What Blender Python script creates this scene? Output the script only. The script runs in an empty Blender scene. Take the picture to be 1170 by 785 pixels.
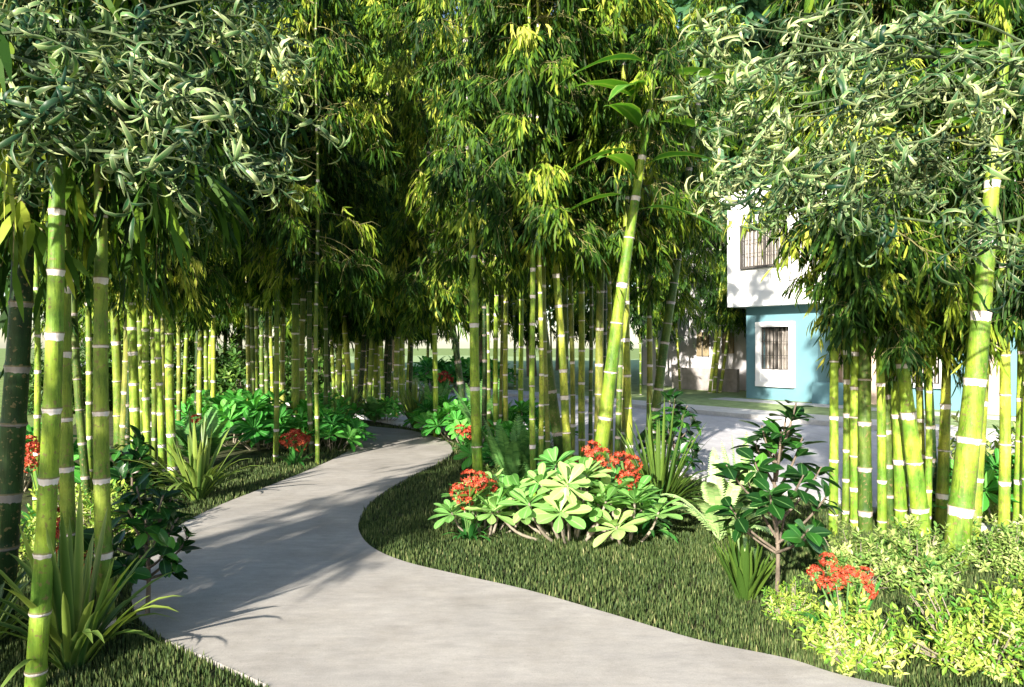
import bpy, math, random
import numpy as np
from mathutils import Vector, Matrix

# ------------------------------------------------------------------ camera, sky, sun
random.seed(7)
RS = np.random.RandomState(11)
S = bpy.context.scene
COL = S.collection
R = math.radians
HOR = 395.0            # horizon row in the 1170 x 785 photograph
FPX = 780.0            # focal length in those pixels
EYE = 1.6

cam_d = bpy.data.cameras.new('camera')
cam = bpy.data.objects.new('camera', cam_d)
COL.objects.link(cam)
cam.location = (0, 0, EYE)
cam.rotation_euler = (R(90), 0, 0)
cam_d.sensor_width = 36
cam_d.lens = 24
cam_d.shift_y = 2.5 / 1170
cam_d.clip_start = 0.05
cam_d.clip_end = 2000
S.camera = cam

SUN_EL = R(23)
SUN_AZ = (-0.42, -0.907)      # from the scene towards the sun
sv = Vector((SUN_AZ[0] * math.cos(SUN_EL), SUN_AZ[1] * math.cos(SUN_EL), math.sin(SUN_EL)))
w = bpy.data.worlds.new('World')
S.world = w
w.use_nodes = True
nt = w.node_tree
sky = nt.nodes.new('ShaderNodeTexSky')
sky.sky_type = 'NISHITA'
sky.sun_disc = False
sky.sun_elevation = SUN_EL
sky.sun_rotation = math.atan2(sv.x, sv.y)
nt.links.new(sky.outputs[0], nt.nodes['Background'].inputs[0])
nt.nodes['Background'].inputs[1].default_value = 0.10

sun_d = bpy.data.lights.new('sun', 'SUN')
sun_d.energy = 5.0
sun_d.angle = R(0.7)
sun_d.color = (1.0, 0.92, 0.80)
sun = bpy.data.objects.new('sun', sun_d)
COL.objects.link(sun)
sun.location = sv * 50
sun.rotation_euler = sv.to_track_quat('Z', 'Y').to_euler()

S.view_settings.view_transform = 'Standard'
S.view_settings.look = 'None'
S.view_settings.gamma = 1
S.view_settings.exposure = 1.68
S.render.engine = 'CYCLES'
cy = S.cycles
cy.max_bounces = 6
cy.diffuse_bounces = 3
cy.glossy_bounces = 2
cy.transmission_bounces = 3
cy.transparent_max_bounces = 4
cy.use_denoising = True
cy.caustics_reflective = False
cy.caustics_refractive = False


def G(px, py):
    """ground point under a pixel of the photograph"""
    y = FPX * EYE / (py - HOR)
    return ((px - 585) / FPX * y, y)


# the road and the house share one direction: u runs along the kerb, n away from the camera
UX, UY = 0.627, -0.779


def UN(u, n):
    return (UX * u - UY * n, UY * u + UX * n)


# ------------------------------------------------------------------ mesh helpers
def unit(a):
    return a / np.maximum(np.linalg.norm(a, axis=-1, keepdims=True), 1e-9)


class MB:
    """collects quads with a point colour attribute, then links them as one mesh"""

    def __init__(self):
        self.V, self.F, self.C, self.M = [], [], [], []
        self.n = 0

    def add(self, v, f, c=None, mi=0):
        v = np.asarray(v, dtype=np.float32).reshape(-1, 3)
        f = np.asarray(f, dtype=np.int32).reshape(-1, 4)
        if c is None:
            c = np.zeros((len(v), 4), np.float32)
        self.V.append(v)
        self.F.append(f + self.n)
        self.C.append(np.asarray(c, np.float32).reshape(-1, 4))
        self.M.append(np.full(len(f), mi, np.int32))
        self.n += len(v)

    def box(self, x0, x1, y0, y1, z0, z1, mi=0):
        v = [(x, y, z) for z in (z0, z1) for y in (y0, y1) for x in (x0, x1)]
        f = [(0, 2, 3, 1), (4, 5, 7, 6), (0, 1, 5, 4), (2, 6, 7, 3), (0, 4, 6, 2), (1, 3, 7, 5)]
        self.add(v, f, None, mi)

    def tube(self, pts, rad, m=8, col=None, mi=0):
        pts = np.asarray(pts, float)
        k = len(pts)
        rad = np.broadcast_to(np.asarray(rad, float), (k,))
        t = np.gradient(pts, axis=0)
        t = unit(t)
        ref = np.array([1.0, 0, 0]) if abs(t[0][0]) < 0.8 else np.array([0, 1.0, 0])
        a = np.linspace(0, 2 * np.pi, m, endpoint=False)
        s = unit(np.cross(t, ref))
        q = np.cross(t, s)
        v = pts[:, None] + rad[:, None, None] * (np.cos(a)[None, :, None] * s[:, None] + np.sin(a)[None, :, None] * q[:, None])
        i = np.arange(k - 1)[:, None] * m
        j = np.arange(m)[None]
        j2 = (j + 1) % m
        f = np.stack([i + j2, i + j, i + m + j, i + m + j2], -1).reshape(-1, 4)
        c = None
        if col is not None:
            c = np.repeat(np.asarray(col, np.float32).reshape(k, 1, 4), m, 1)
        self.add(v, f, c, mi)

    def leaves(self, P, D, N, L, W, prof, bend=0.2, droop=0.0, fold=0.15, tint=None, cols=2, mi=0, curl=None, twist=0.0):
        n = len(P)
        P = np.asarray(P, float)
        D = unit(np.asarray(D, float))
        L = np.broadcast_to(np.asarray(L, float), (n,))
        W = np.broadcast_to(np.asarray(W, float), (n,))
        bend = np.broadcast_to(np.asarray(bend, float), (n,))
        droop = np.broadcast_to(np.asarray(droop, float), (n,))
        Sd = unit(np.cross(D, N))
        N2 = np.cross(Sd, D)
        prof = np.asarray(prof, float)
        t, wd = prof[:, 0], prof[:, 1]
        k = len(t)
        tt = t[None, :, None]
        if curl is None:
            ctr = P[:, None] + D[:, None] * (L[:, None, None] * tt) - N2[:, None] * ((bend * L)[:, None, None] * tt ** 2)
            nn = np.repeat(N2[:, None], k, 1)
        else:
            th = np.where(np.abs(curl) < 1e-3, 1e-3, curl)[:, None, None]
            ctr = P[:, None] + (L[:, None, None] / th) * (np.sin(th * tt) * D[:, None] - (1 - np.cos(th * tt)) * N2[:, None])
            nn = np.cos(th * tt) * N2[:, None] + np.sin(th * tt) * D[:, None]
        ctr[:, :, 2] -= (droop * L)[:, None] * t[None] ** 2
        x = np.array([-1.0, 1.0]) if cols == 2 else np.linspace(-1, 1, cols)
        ss = np.repeat(Sd[:, None], k, 1)
        off = (W[:, None, None, None] * 0.5) * wd[None, :, None, None] * x[None, None, :, None] * ss[:, :, None]
        if cols > 2:
            off = off + (W[:, None, None, None] * fold) * wd[None, :, None, None] * (np.abs(x)[None, None, :, None]) * nn[:, :, None]
        v = ctr[:, :, None] + off
        base = np.arange(n)[:, None, None] * (k * cols)
        i = np.arange(k - 1)[None, :, None] * cols
        j = np.arange(cols - 1)[None, None]
        o = base + i + j
        f = np.stack([o, o + 1, o + cols + 1, o + cols], -1).reshape(-1, 4)
        if tint is None:
            tint = RS.rand(n)
        c = np.zeros((n, k, cols, 4), np.float32)
        c[..., 0] = np.asarray(tint)[:, None, None]
        c[..., 1] = t[None, :, None]
        c[..., 2] = np.abs(x)[None, None]
        c[..., 3] = 1
        self.add(v, f, c, mi)

    def mesh(self, name, mats, smooth=False):
        V = np.concatenate(self.V)
        F = np.concatenate(self.F)
        Cc = np.concatenate(self.C)
        M = np.concatenate(self.M)
        me = bpy.data.meshes.new(name)
        me.vertices.add(len(V))
        me.vertices.foreach_set('co', V.ravel())
        me.loops.add(len(F) * 4)
        me.loops.foreach_set('vertex_index', F.ravel())
        me.polygons.add(len(F))
        me.polygons.foreach_set('loop_start', np.arange(len(F), dtype=np.int32) * 4)
        me.polygons.foreach_set('loop_total', np.full(len(F), 4, np.int32))
        me.polygons.foreach_set('material_index', M)
        me.polygons.foreach_set('use_smooth', np.full(len(F), smooth, bool))
        at = me.attributes.new('col', 'FLOAT_COLOR', 'POINT')
        at.data.foreach_set('color', Cc.ravel())
        for m in (mats if isinstance(mats, (list, tuple)) else [mats]):
            me.materials.append(m)
        me.update(calc_edges=True)
        me.validate()
        return me


def link(name, me, parent=None, loc=(0, 0, 0), rot=(0, 0, 0), scale=1.0):
    o = bpy.data.objects.new(name, me)
    COL.objects.link(o)
    o.location = loc
    o.rotation_euler = rot
    o.scale = (scale,) * 3 if not isinstance(scale, (tuple, list)) else scale
    if parent is not None:
        o.parent = parent
    return o


def tag(o, label, cat, group=None):
    o['label'] = label
    o['category'] = cat
    if group:
        o['group'] = group
    return o


def thing(name, label, cat, loc=(0, 0, 0), rz=0.0, group=None, scale=1.0):
    o = bpy.data.objects.new(name, None)
    COL.objects.link(o)
    o.empty_display_size = 0.1
    o.location = loc
    o.rotation_euler = (0, 0, rz)
    o.scale = (scale,) * 3
    return tag(o, label, cat, group)


def structure(name, me):
    o = link(name, me)
    o['kind'] = 'structure'
    return o


def copy_tree(root, loc, rz, label, scale=1.0, group=None):
    r = root.copy()
    COL.objects.link(r)
    r.location = loc
    r.rotation_euler = (0, 0, rz)
    r.scale = (scale,) * 3
    r['label'] = label
    if group:
        r['group'] = group
    for ch in list(root.children):
        c = ch.copy()
        COL.objects.link(c)
        c.parent = r
        for g in list(ch.children):
            d = g.copy()
            COL.objects.link(d)
            d.parent = c
    return r


# ------------------------------------------------------------------ materials
def new_mat(name):
    m = bpy.data.materials.new(name)
    m.use_nodes = True
    t = m.node_tree
    for n in list(t.nodes):
        t.nodes.remove(n)
    out = t.nodes.new('ShaderNodeOutputMaterial')
    return m, t, out


def nd(t, kind, **kw):
    n = t.nodes.new(kind)
    for k, v in kw.items():
        setattr(n, k, v)
    return n


def ramp(t, stops, fac=None, interp='LINEAR'):
    n = t.nodes.new('ShaderNodeValToRGB')
    e = n.color_ramp.elements
    n.color_ramp.interpolation = interp
    while len(e) < len(stops):
        e.new(0.5)
    for x, (p, c) in zip(e, stops):
        x.position = p
        x.color = (*c, 1) if len(c) == 3 else c
    if fac is not None:
        t.links.new(fac, n.inputs[0])
    return n


def mth(t, op, a, b=None, clamp=False):
    n = t.nodes.new('ShaderNodeMath')
    n.operation = op
    n.use_clamp = clamp
    for i, x in enumerate((a, b)):
        if x is None:
            continue
        if isinstance(x, (int, float)):
            n.inputs[i].default_value = x
        else:
            t.links.new(x, n.inputs[i])
    return n.outputs[0]


def mix(t, fac, a, b, blend='MIX'):
    n = t.nodes.new('ShaderNodeMix')
    n.data_type = 'RGBA'
    n.blend_type = blend
    for i, x in ((0, fac), (6, a), (7, b)):
        if isinstance(x, (int, float)):
            n.inputs[i].default_value = x
        elif isinstance(x, tuple):
            n.inputs[i].default_value = (*x, 1)
        else:
            t.links.new(x, n.inputs[i])
    return n.outputs[2]


def noise(t, scale, detail=3, rough=0.55, vec=None, stretch=None):
    n = t.nodes.new('ShaderNodeTexNoise')
    n.inputs['Scale'].default_value = scale
    n.inputs['Detail'].default_value = detail
    n.inputs['Roughness'].default_value = rough
    if vec is not None:
        if stretch:
            mp = t.nodes.new('ShaderNodeMapping')
            mp.inputs['Scale'].default_value = stretch
            t.links.new(vec, mp.inputs[0])
            vec = mp.outputs[0]
        t.links.new(vec, n.inputs['Vector'])
    return n.outputs['Fac']


def bump(t, h, strength=0.3, dist=0.01):
    b = t.nodes.new('ShaderNodeBump')
    b.inputs['Strength'].default_value = strength
    b.inputs['Distance'].default_value = dist
    t.links.new(h, b.inputs['Height'])
    return b.outputs[0]


def leaf_mat(name, stops, rough=0.45, spec=0.3, trans=0.25, rib=None, edge=None, tcol=1.0, var=0.12, tip=None, bytint=False):
    """a leaf: colour from a random value per leaf, lighter midrib or margin, some light passing through"""
    m, t, out = new_mat(name)
    at = nd(t, 'ShaderNodeAttribute', attribute_name='col')
    sep = nd(t, 'ShaderNodeSeparateColor')
    t.links.new(at.outputs['Color'], sep.inputs[0])
    oi = nd(t, 'ShaderNodeObjectInfo')
    f = mth(t, 'ADD', sep.outputs[0], mth(t, 'MULTIPLY', mth(t, 'SUBTRACT', oi.outputs['Random'], 0.5), var), True)
    c = ramp(t, stops, f).outputs[0]
    if tip:
        k = mth(t, 'MULTIPLY', mth(t, 'POWER', sep.outputs[1], 2.5), tip[1])
        c = mix(t, mth(t, 'MULTIPLY', k, f) if bytint else k, c, tip[0])
    if rib:
        k = ramp(t, [(0.0, (1, 1, 1)), (rib[1], (0, 0, 0))], sep.outputs[2]).outputs[0]
        c = mix(t, mth(t, 'MULTIPLY', k, rib[2]), c, rib[0])
    if edge:
        k = ramp(t, [(edge[1], (0, 0, 0)), (1.0, (1, 1, 1))], sep.outputs[2]).outputs[0]
        k = mth(t, 'MULTIPLY', k, edge[2])
        c = mix(t, mth(t, 'MULTIPLY', k, f) if bytint else k, c, edge[0])
    p = nd(t, 'ShaderNodeBsdfPrincipled')
    p.inputs['Roughness'].default_value = rough
    p.inputs['Specular IOR Level'].default_value = spec
    t.links.new(c, p.inputs['Base Color'])
    tr = nd(t, 'ShaderNodeBsdfTranslucent')
    t.links.new(mix(t, 1.0, c, (1.25 * tcol, 1.3 * tcol, 0.55 * tcol), 'MULTIPLY'), tr.inputs[0])
    mx = nd(t, 'ShaderNodeMixShader')
    mx.inputs[0].default_value = trans
    t.links.new(p.outputs[0], mx.inputs[1])
    t.links.new(tr.outputs[0], mx.inputs[2])
    t.links.new(mx.outputs[0], out.inputs[0])
    return m


def plain(name, col, rough=0.7, spec=0.3, var=0.15, scale=6.0, bmp=0.0, stretch=None, col2=None):
    m, t, out = new_mat(name)
    tc = nd(t, 'ShaderNodeTexCoord')
    n1 = noise(t, scale, 5, 0.6, tc.outputs['Object'], stretch)
    lo = col2 if col2 else tuple(x * (1 - var * 1.6) for x in col)
    hi = tuple(min(1, x * (1 + var)) for x in col)
    c = ramp(t, [(0.28, lo), (0.72, hi)], n1).outputs[0]
    p = nd(t, 'ShaderNodeBsdfPrincipled')
    p.inputs['Roughness'].default_value = rough
    p.inputs['Specular IOR Level'].default_value = spec
    t.links.new(c, p.inputs['Base Color'])
    if bmp:
        t.links.new(bump(t, noise(t, scale * 5, 6, 0.65, tc.outputs['Object'], stretch), bmp), p.inputs['Normal'])
    t.links.new(p.outputs[0], out.inputs[0])
    return m


def culm_mat():
    m, t, out = new_mat('bamboo_culm')
    at = nd(t, 'ShaderNodeAttribute', attribute_name='col')
    sep = nd(t, 'ShaderNodeSeparateColor')
    t.links.new(at.outputs['Color'], sep.inputs[0])
    oi = nd(t, 'ShaderNodeObjectInfo')
    tc = nd(t, 'ShaderNodeTexCoord')
    vec = tc.outputs['Object']
    big = noise(t, 3.0, 3, 0.5, vec)
    streak = ramp(t, [(0.35, (0, 0, 0)), (0.65, (1, 1, 1))], noise(t, 90, 4, 0.7, vec, (1, 1, 0.04))).outputs[0]
    blot = noise(t, 14, 5, 0.7, vec, (1, 1, 0.5))
    c = oi.outputs['Color']
    c = mix(t, ramp(t, [(0.40, (0, 0, 0)), (0.60, (1, 1, 1))], big).outputs[0], mix(t, 1.0, c, (0.52, 0.70, 0.62), 'MULTIPLY'), mix(t, 1.0, c, (1.38, 1.20, 1.05), 'MULTIPLY'))
    c = mix(t, mth(t, 'MULTIPLY', streak, 0.55), c, mix(t, 1.0, c, (0.55, 0.62, 0.55), 'MULTIPLY'))
    c = mix(t, ramp(t, [(0.50, (0, 0, 0)), (0.64, (0.75, 0.75, 0.75))], blot).outputs[0], c, mix(t, 1.0, c, (1.7, 1.55, 2.2), 'MULTIPLY'))
    spots = noise(t, 42, 2, 0.5, vec)
    scuff = ramp(t, [(0.50, (0, 0, 0)), (0.60, (0.75, 0.75, 0.75))], noise(t, 26, 6, 0.75, vec, (1, 1, 0.22))).outputs[0]
    c = mix(t, scuff, c, mix(t, 1.0, c, (0.42, 0.52, 0.45), 'MULTIPLY'))
    c = mix(t, mth(t, 'MULTIPLY', mth(t, 'POWER', sep.outputs[2], 2.0), 0.4), c, mix(t, 1.0, c, (1.75, 1.6, 2.6), 'MULTIPLY'))
    c = mix(t, ramp(t, [(0.61, (0, 0, 0)), (0.66, (0.75, 0.75, 0.75))], spots).outputs[0], c, (0.16, 0.12, 0.05))
    # scar line and waxy ring at each node
    nz = noise(t, 30, 3, 0.6, vec, (1, 1, 0.4))
    wx = mth(t, 'ADD', sep.outputs[0], mth(t, 'MULTIPLY', mth(t, 'SUBTRACT', nz, 0.5), 1.5))
    k = ramp(t, [(0.47, (0, 0, 0)), (0.56, (1, 1, 1))], wx).outputs[0]
    bwn = nd(t, 'ShaderNodeRGBToBW')
    t.links.new(oi.outputs['Color'], bwn.inputs[0])
    lum = mth(t, 'ADD', 0.22, mth(t, 'MULTIPLY', bwn.outputs[0], 3.6), True)
    wcol = mix(t, 1.0, mix(t, nz, (0.44, 0.35, 0.31), (0.84, 0.80, 0.78)), ramp(t, [(0, (0, 0, 0)), (1, (1, 1, 1))], lum).outputs[0], 'MULTIPLY')
    c = mix(t, k, c, wcol)
    k2 = ramp(t, [(0.5, (0, 0, 0)), (0.9, (0.75, 0.75, 0.75))], sep.outputs[1]).outputs[0]
    c = mix(t, k2, c, (0.17, 0.13, 0.07))
    p = nd(t, 'ShaderNodeBsdfPrincipled')
    t.links.new(c, p.inputs['Base Color'])
    p.inputs['Roughness'].default_value = 0.5
    p.inputs['Specular IOR Level'].default_value = 0.22
    t.links.new(bump(t, mth(t, 'ADD', streak, mth(t, 'MULTIPLY', spots, 1.5)), 0.25, 0.004), p.inputs['Normal'])
    t.links.new(p.outputs[0], out.inputs[0])
    return m


M_CULM = culm_mat()
M_BLEAF = leaf_mat('bamboo_leaf', [(0.0, (0.008, 0.028, 0.005)), (0.33, (0.020, 0.060, 0.008)), (0.56, (0.070, 0.145, 0.012)), (0.78, (0.235, 0.31, 0.028)), (1.0, (0.50, 0.50, 0.09))], trans=0.28, var=0.3, spec=0.14, rough=0.55)
M_BROAD = leaf_mat('broad_bamboo_leaf', [(0.0, (0.03, 0.13, 0.02)), (1.0, (0.12, 0.30, 0.03))], trans=0.3, rib=((0.3, 0.42, 0.1), 0.18, 0.7), edge=((0.35, 0.45, 0.12), 0.8, 0.6))
M_TWIG = plain('bamboo_twig', (0.17, 0.16, 0.06), var=0.3)
M_SILVER = leaf_mat('curled_grey_green_leaf', [(0.0, (0.006, 0.035, 0.018)), (0.4, (0.022, 0.085, 0.022)), (0.65, (0.10, 0.22, 0.07)), (1.0, (0.40, 0.48, 0.22))], trans=0.15, edge=((0.56, 0.58, 0.32), 0.55, 0.75), tip=((0.55, 0.50, 0.26), 0.9), var=0.05, bytint=True)
M_GTWIG = plain('green_twig', (0.07, 0.10, 0.045), 0.8, 0.2, 0.3, 20)
M_BARKG = plain('grey_bark', (0.16, 0.13, 0.10), 0.85, 0.2, 0.4, 20, 0.5, (1, 1, 0.3))
M_STRAP = leaf_mat('strap_leaf', [(0.0, (0.035, 0.09, 0.02)), (0.6, (0.09, 0.17, 0.028)), (1.0, (0.20, 0.27, 0.045))], trans=0.22, edge=((0.30, 0.36, 0.10), 0.55, 0.4), rough=0.4, tip=((0.26, 0.33, 0.08), 0.35))
M_STRAPO = leaf_mat('olive_strap_leaf', [(0.0, (0.03, 0.075, 0.012)), (1.0, (0.10, 0.17, 0.025))], trans=0.2, rough=0.45)
M_STRAPD = leaf_mat('deep_green_strap_leaf', [(0.0, (0.02, 0.10, 0.02)), (1.0, (0.07, 0.26, 0.05))], trans=0.2, rough=0.35)
M_ROSE = leaf_mat('rosette_leaf', [(0.0, (0.06, 0.22, 0.04)), (0.5, (0.17, 0.38, 0.09)), (1.0, (0.36, 0.52, 0.17))], trans=0.22, rough=0.35, rib=((0.42, 0.62, 0.28), 0.16, 0.6))
M_GROSE = leaf_mat('vivid_ground_leaf', [(0.0, (0.022, 0.14, 0.02)), (0.5, (0.065, 0.30, 0.04)), (1.0, (0.18, 0.46, 0.09))], trans=0.3, rough=0.6, spec=0.12, rib=((0.3, 0.6, 0.25), 0.16, 0.5))
M_RUBBER = leaf_mat('glossy_dark_leaf', [(0.0, (0.006, 0.028, 0.006)), (0.6, (0.010, 0.050, 0.008)), (0.88, (0.028, 0.12, 0.016)), (1.0, (0.11, 0.29, 0.04))], trans=0.10, rough=0.3, spec=0.3, rib=((0.14, 0.28, 0.09), 0.10, 0.6))
M_FERN = leaf_mat('fern_leaf', [(0.0, (0.05, 0.17, 0.04)), (1.0, (0.17, 0.36, 0.10))], trans=0.25)
M_PFERN = leaf_mat('pale_fern_leaf', [(0.0, (0.20, 0.38, 0.12)), (1.0, (0.45, 0.56, 0.25))], trans=0.2)
M_GOLD = leaf_mat('golden_shrub_leaf', [(0.0, (0.08, 0.22, 0.03)), (0.35, (0.13, 0.26, 0.03)), (0.7, (0.31, 0.39, 0.06)), (1.0, (0.54, 0.56, 0.22))], trans=0.22, rough=0.4, var=0.1)
M_OLIVE = leaf_mat('pale_olive_shrub_leaf', [(0.0, (0.05, 0.16, 0.03)), (0.5, (0.18, 0.28, 0.06)), (1.0, (0.46, 0.50, 0.20))], trans=0.22, rough=0.45, var=0.1)
M_PETAL = leaf_mat('red_petal', [(0.0, (0.22, 0.012, 0.008)), (0.6, (0.38, 0.03, 0.014)), (1.0, (0.50, 0.10, 0.035))], trans=0.15, rough=0.5, rib=((0.55, 0.30, 0.14), 0.35, 0.5), var=0.05)
M_STALK = plain('flower_stalk', (0.08, 0.17, 0.04))
M_STEM = plain('pale_stem', (0.25, 0.22, 0.17), 0.8, 0.2, 0.25, 25)
M_GRASS = leaf_mat('grass_blade', [(0.0, (0.022, 0.045, 0.014)), (0.5, (0.056, 0.088, 0.026)), (0.8, (0.115, 0.145, 0.050)), (1.0, (0.22, 0.22, 0.10))], trans=0.15, rough=0.55, spec=0.15)
M_TREEL = leaf_mat('far_tree_leaf', [(0.0, (0.02, 0.07, 0.03)), (0.6, (0.06, 0.15, 0.06)), (1.0, (0.16, 0.28, 0.13))], trans=0.2)


def concrete_mat(name, col, strk, sc=2.0):
    m, t, out = new_mat(name)
    tc = nd(t, 'ShaderNodeTexCoord')
    v = tc.outputs['Object']
    a = noise(t, 0.7 * sc, 5, 0.6, v)
    b = noise(t, 9 * sc, 6, 0.7, v, strk)
    g = noise(t, 150, 3, 0.7, v)
    c = ramp(t, [(0.3, tuple(x * 0.82 for x in col)), (0.7, tuple(x * 1.08 for x in col))], a).outputs[0]
    c = mix(t, 0.55, c, ramp(t, [(0.3, (0.66, 0.66, 0.68)), (0.7, (1.12, 1.11, 1.09))], b).outputs[0], 'MULTIPLY')
    c = mix(t, 0.35, c, ramp(t, [(0.3, (0.6, 0.6, 0.6)), (0.7, (1.2, 1.2, 1.2))], g).outputs[0], 'MULTIPLY')
    st = ramp(t, [(0.42, (1, 1, 1)), (0.72, (0.80, 0.78, 0.75))], noise(t, 1.1 * sc, 7, 0.72, v)).outputs[0]
    c = mix(t, 0.8, c, st, 'MULTIPLY')
    sp = ramp(t, [(0.66, (1, 1, 1)), (0.74, (0.62, 0.6, 0.56))], noise(t, 55, 3, 0.6, v)).outputs[0]
    c = mix(t, 0.7, c, sp, 'MULTIPLY')
    p = nd(t, 'ShaderNodeBsdfPrincipled')
    t.links.new(c, p.inputs['Base Color'])
    p.inputs['Roughness'].default_value = 0.85
    p.inputs['Specular IOR Level'].default_value = 0.2
    t.links.new(bump(t, mth(t, 'ADD', g, b), 0.25, 0.004), p.inputs['Normal'])
    t.links.new(p.outputs[0], out.inputs[0])
    return m


M_PATH = concrete_mat('brushed_concrete_path', (0.36, 0.343, 0.318), (0.3, 1, 1))
M_ROAD = concrete_mat('road_concrete', (0.48, 0.48, 0.51), (1, 0.3, 1), 0.8)
M_KERB = concrete_mat('kerb_concrete', (0.55, 0.55, 0.54), (1, 1, 1))
M_SOIL = plain('planting_soil', (0.055, 0.062, 0.028), 0.95, 0.1, 0.5, 5, 0.6)
M_FARGRASS = plain('far_grass', (0.16, 0.22, 0.07), 0.95, 0.1, 0.25, 1.5, 0.5)
M_LAWN = plain('clipped_lawn', (0.24, 0.32, 0.14), 0.95, 0.1, 0.22, 4, 0.5)
M_WHITE = plain('white_render', (0.78, 0.78, 0.77), 0.8, 0.2, 0.05, 1.2)
M_BLUE = plain('teal_blue_render', (0.115, 0.235, 0.275), 0.75, 0.25, 0.07, 1.0)
M_TAN = plain('tan_render', (0.42, 0.33, 0.26), 0.7, 0.25, 0.08, 2)
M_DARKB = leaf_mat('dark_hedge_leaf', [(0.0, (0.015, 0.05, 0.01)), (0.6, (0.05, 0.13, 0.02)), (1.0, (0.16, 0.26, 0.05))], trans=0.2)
M_DOOR = plain('brown_door_wood', (0.36, 0.25, 0.18), 0.5, 0.3, 0.2, 6, 0.0, (4, 1, 0.3))
M_DARKF = plain('dark_metal_frame', (0.06, 0.055, 0.05), 0.5, 0.4)
M_TRIM = plain('white_window_trim', (0.80, 0.80, 0.80), 0.6, 0.3, 0.03)
M_OLDW = plain('weathered_white_wall', (0.52, 0.51, 0.53), 0.85, 0.2, 0.2, 0.8)
M_BLOCK = plain('grey_block', (0.30, 0.28, 0.27), 0.9, 0.2, 0.2, 4, 0.3)
M_SHUT = plain('brown_window_panel', (0.25, 0.20, 0.12), 0.6, 0.3, 0.2, 4)


def curtain_mat():
    m, t, out = new_mat('striped_curtain')
    tc = nd(t, 'ShaderNodeTexCoord')
    wv = nd(t, 'ShaderNodeTexWave', wave_type='BANDS', bands_direction='X')
    wv.inputs['Scale'].default_value = 5.0
    wv.inputs['Distortion'].default_value = 1.2
    wv.inputs['Detail'].default_value = 2
    t.links.new(tc.outputs['Object'], wv.inputs[0])
    c = ramp(t, [(0.2, (0.10, 0.09, 0.08)), (0.55, (0.30, 0.27, 0.24)), (0.9, (0.62, 0.58, 0.54))], wv.outputs['Fac']).outputs[0]
    p = nd(t, 'ShaderNodeBsdfPrincipled')
    p.inputs['Roughness'].default_value = 0.9
    t.links.new(c, p.inputs['Base Color'])
    t.links.new(p.outputs[0], out.inputs[0])
    return m


M_CURT = curtain_mat()


def glass_mat():
    m, t, out = new_mat('window_glass')
    gl = nd(t, 'ShaderNodeBsdfGlossy')
    gl.inputs['Roughness'].default_value = 0.03
    tr = nd(t, 'ShaderNodeBsdfTransparent')
    fr = nd(t, 'ShaderNodeFresnel')
    fr.inputs[0].default_value = 1.45
    mx = nd(t, 'ShaderNodeMixShader')
    t.links.new(fr.outputs[0], mx.inputs[0])
    t.links.new(tr.outputs[0], mx.inputs[1])
    t.links.new(gl.outputs[0], mx.inputs[2])
    t.links.new(mx.outputs[0], out.inputs[0])
    return m


M_GLASS = glass_mat()


# ------------------------------------------------------------------ setting: ground, bed, path, road
def sheet(name, pts, z, mat, thick=None):
    me = bpy.data.meshes.new(name)
    n = len(pts)
    v = [(x, y, z) for x, y in pts]
    f = [tuple(range(n))]
    if thick:
        v += [(x, y, z - thick) for x, y in pts]
        f += [(i, i + n, (i + 1) % n + n, (i + 1) % n) for i in range(n)]
    me.from_pydata(v, [], f)
    me.materials.append(mat)
    me.update()
    return structure(name, me)


def smooth(pts, k=8, closed=False):
    """Catmull-Rom through points"""
    p = [np.array(q, float) for q in pts]
    out = []
    n = len(p)
    for i in range(n - 1):
        p0, p1, p2, p3 = p[max(i - 1, 0)], p[i], p[i + 1], p[min(i + 2, n - 1)]
        for s in range(k):
            t = s / k
            out.append(0.5 * ((2 * p1) + (-p0 + p2) * t + (2 * p0 - 5 * p1 + 4 * p2 - p3) * t * t + (-p0 + 3 * p1 - 3 * p2 + p3) * t ** 3))
    out.append(p[-1])
    return np.array(out)


sheet('ground', [(-400, -400), (400, -400), (400, 400), (-400, 400)], -0.012, M_FARGRASS)
bed_pts = [(-5.2, -6), (-5.6, 4), (-6.4, 9), (-10.5, 17), (-7, 21), UN(-14.8, 6.8), UN(14, 6.8), (6, -6)]
sheet('planting_bed', bed_pts, -0.004, M_SOIL)

right_px = [(1010, 790), (990, 783), (900, 757), (800, 736), (700, 706), (600, 677), (520, 659), (460, 644), (425, 628), (411, 611), (411, 595), (424, 576), (450, 557), (482, 540), (506, 528), (517, 517), (510, 506), (490, 498), (462, 492), (430, 489)]
left_px = [(415, 492), (412, 500), (402, 512), (385, 524), (350, 540), (300, 560), (250, 580), (205, 603), (178, 625), (158, 655), (150, 685), (162, 713), (195, 738), (240, 758), (305, 788)]
rp = [G(*p) for p in right_px]
lp = [G(*p) for p in left_px]
# beyond the frame the path runs on towards the right behind the camera; at the far end it turns left
rp = [(6.5, 1.3), (4.2, 2.15), (2.6, 2.75)] + rp[1:] + [(-4.6, 14.6), (-7.5, 15.6)]
lp = [(-7.5, 13.6), (-4.6, 12.7), (-2.95, 12.45)] + lp[2:] + [(-0.55, 2.75), (0.6, 2.1), (2.2, 1.3), (4.6, 0.2)]
rs, ls = smooth(rp, 6), smooth(lp, 6)
path_poly = np.concatenate([rs, ls])
sheet('path', [tuple(p) for p in path_poly], 0.022, M_PATH, 0.05)

sheet('road', [UN(-90, 6.95), UN(45, 6.95), UN(45, 13.4), UN(-90, 13.4)], -0.001, M_ROAD)


def box_un(name, u0, u1, n0, n1, z0, z1, mat):
    b = MB()
    b.box(0, u1 - u0, 0, n1 - n0, z0, z1)
    o = structure(name, b.mesh(name, mat))
    o.location = (*UN(u0, n0), 0)
    o.rotation_euler = (0, 0, math.atan2(UY, UX))
    return o


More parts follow.
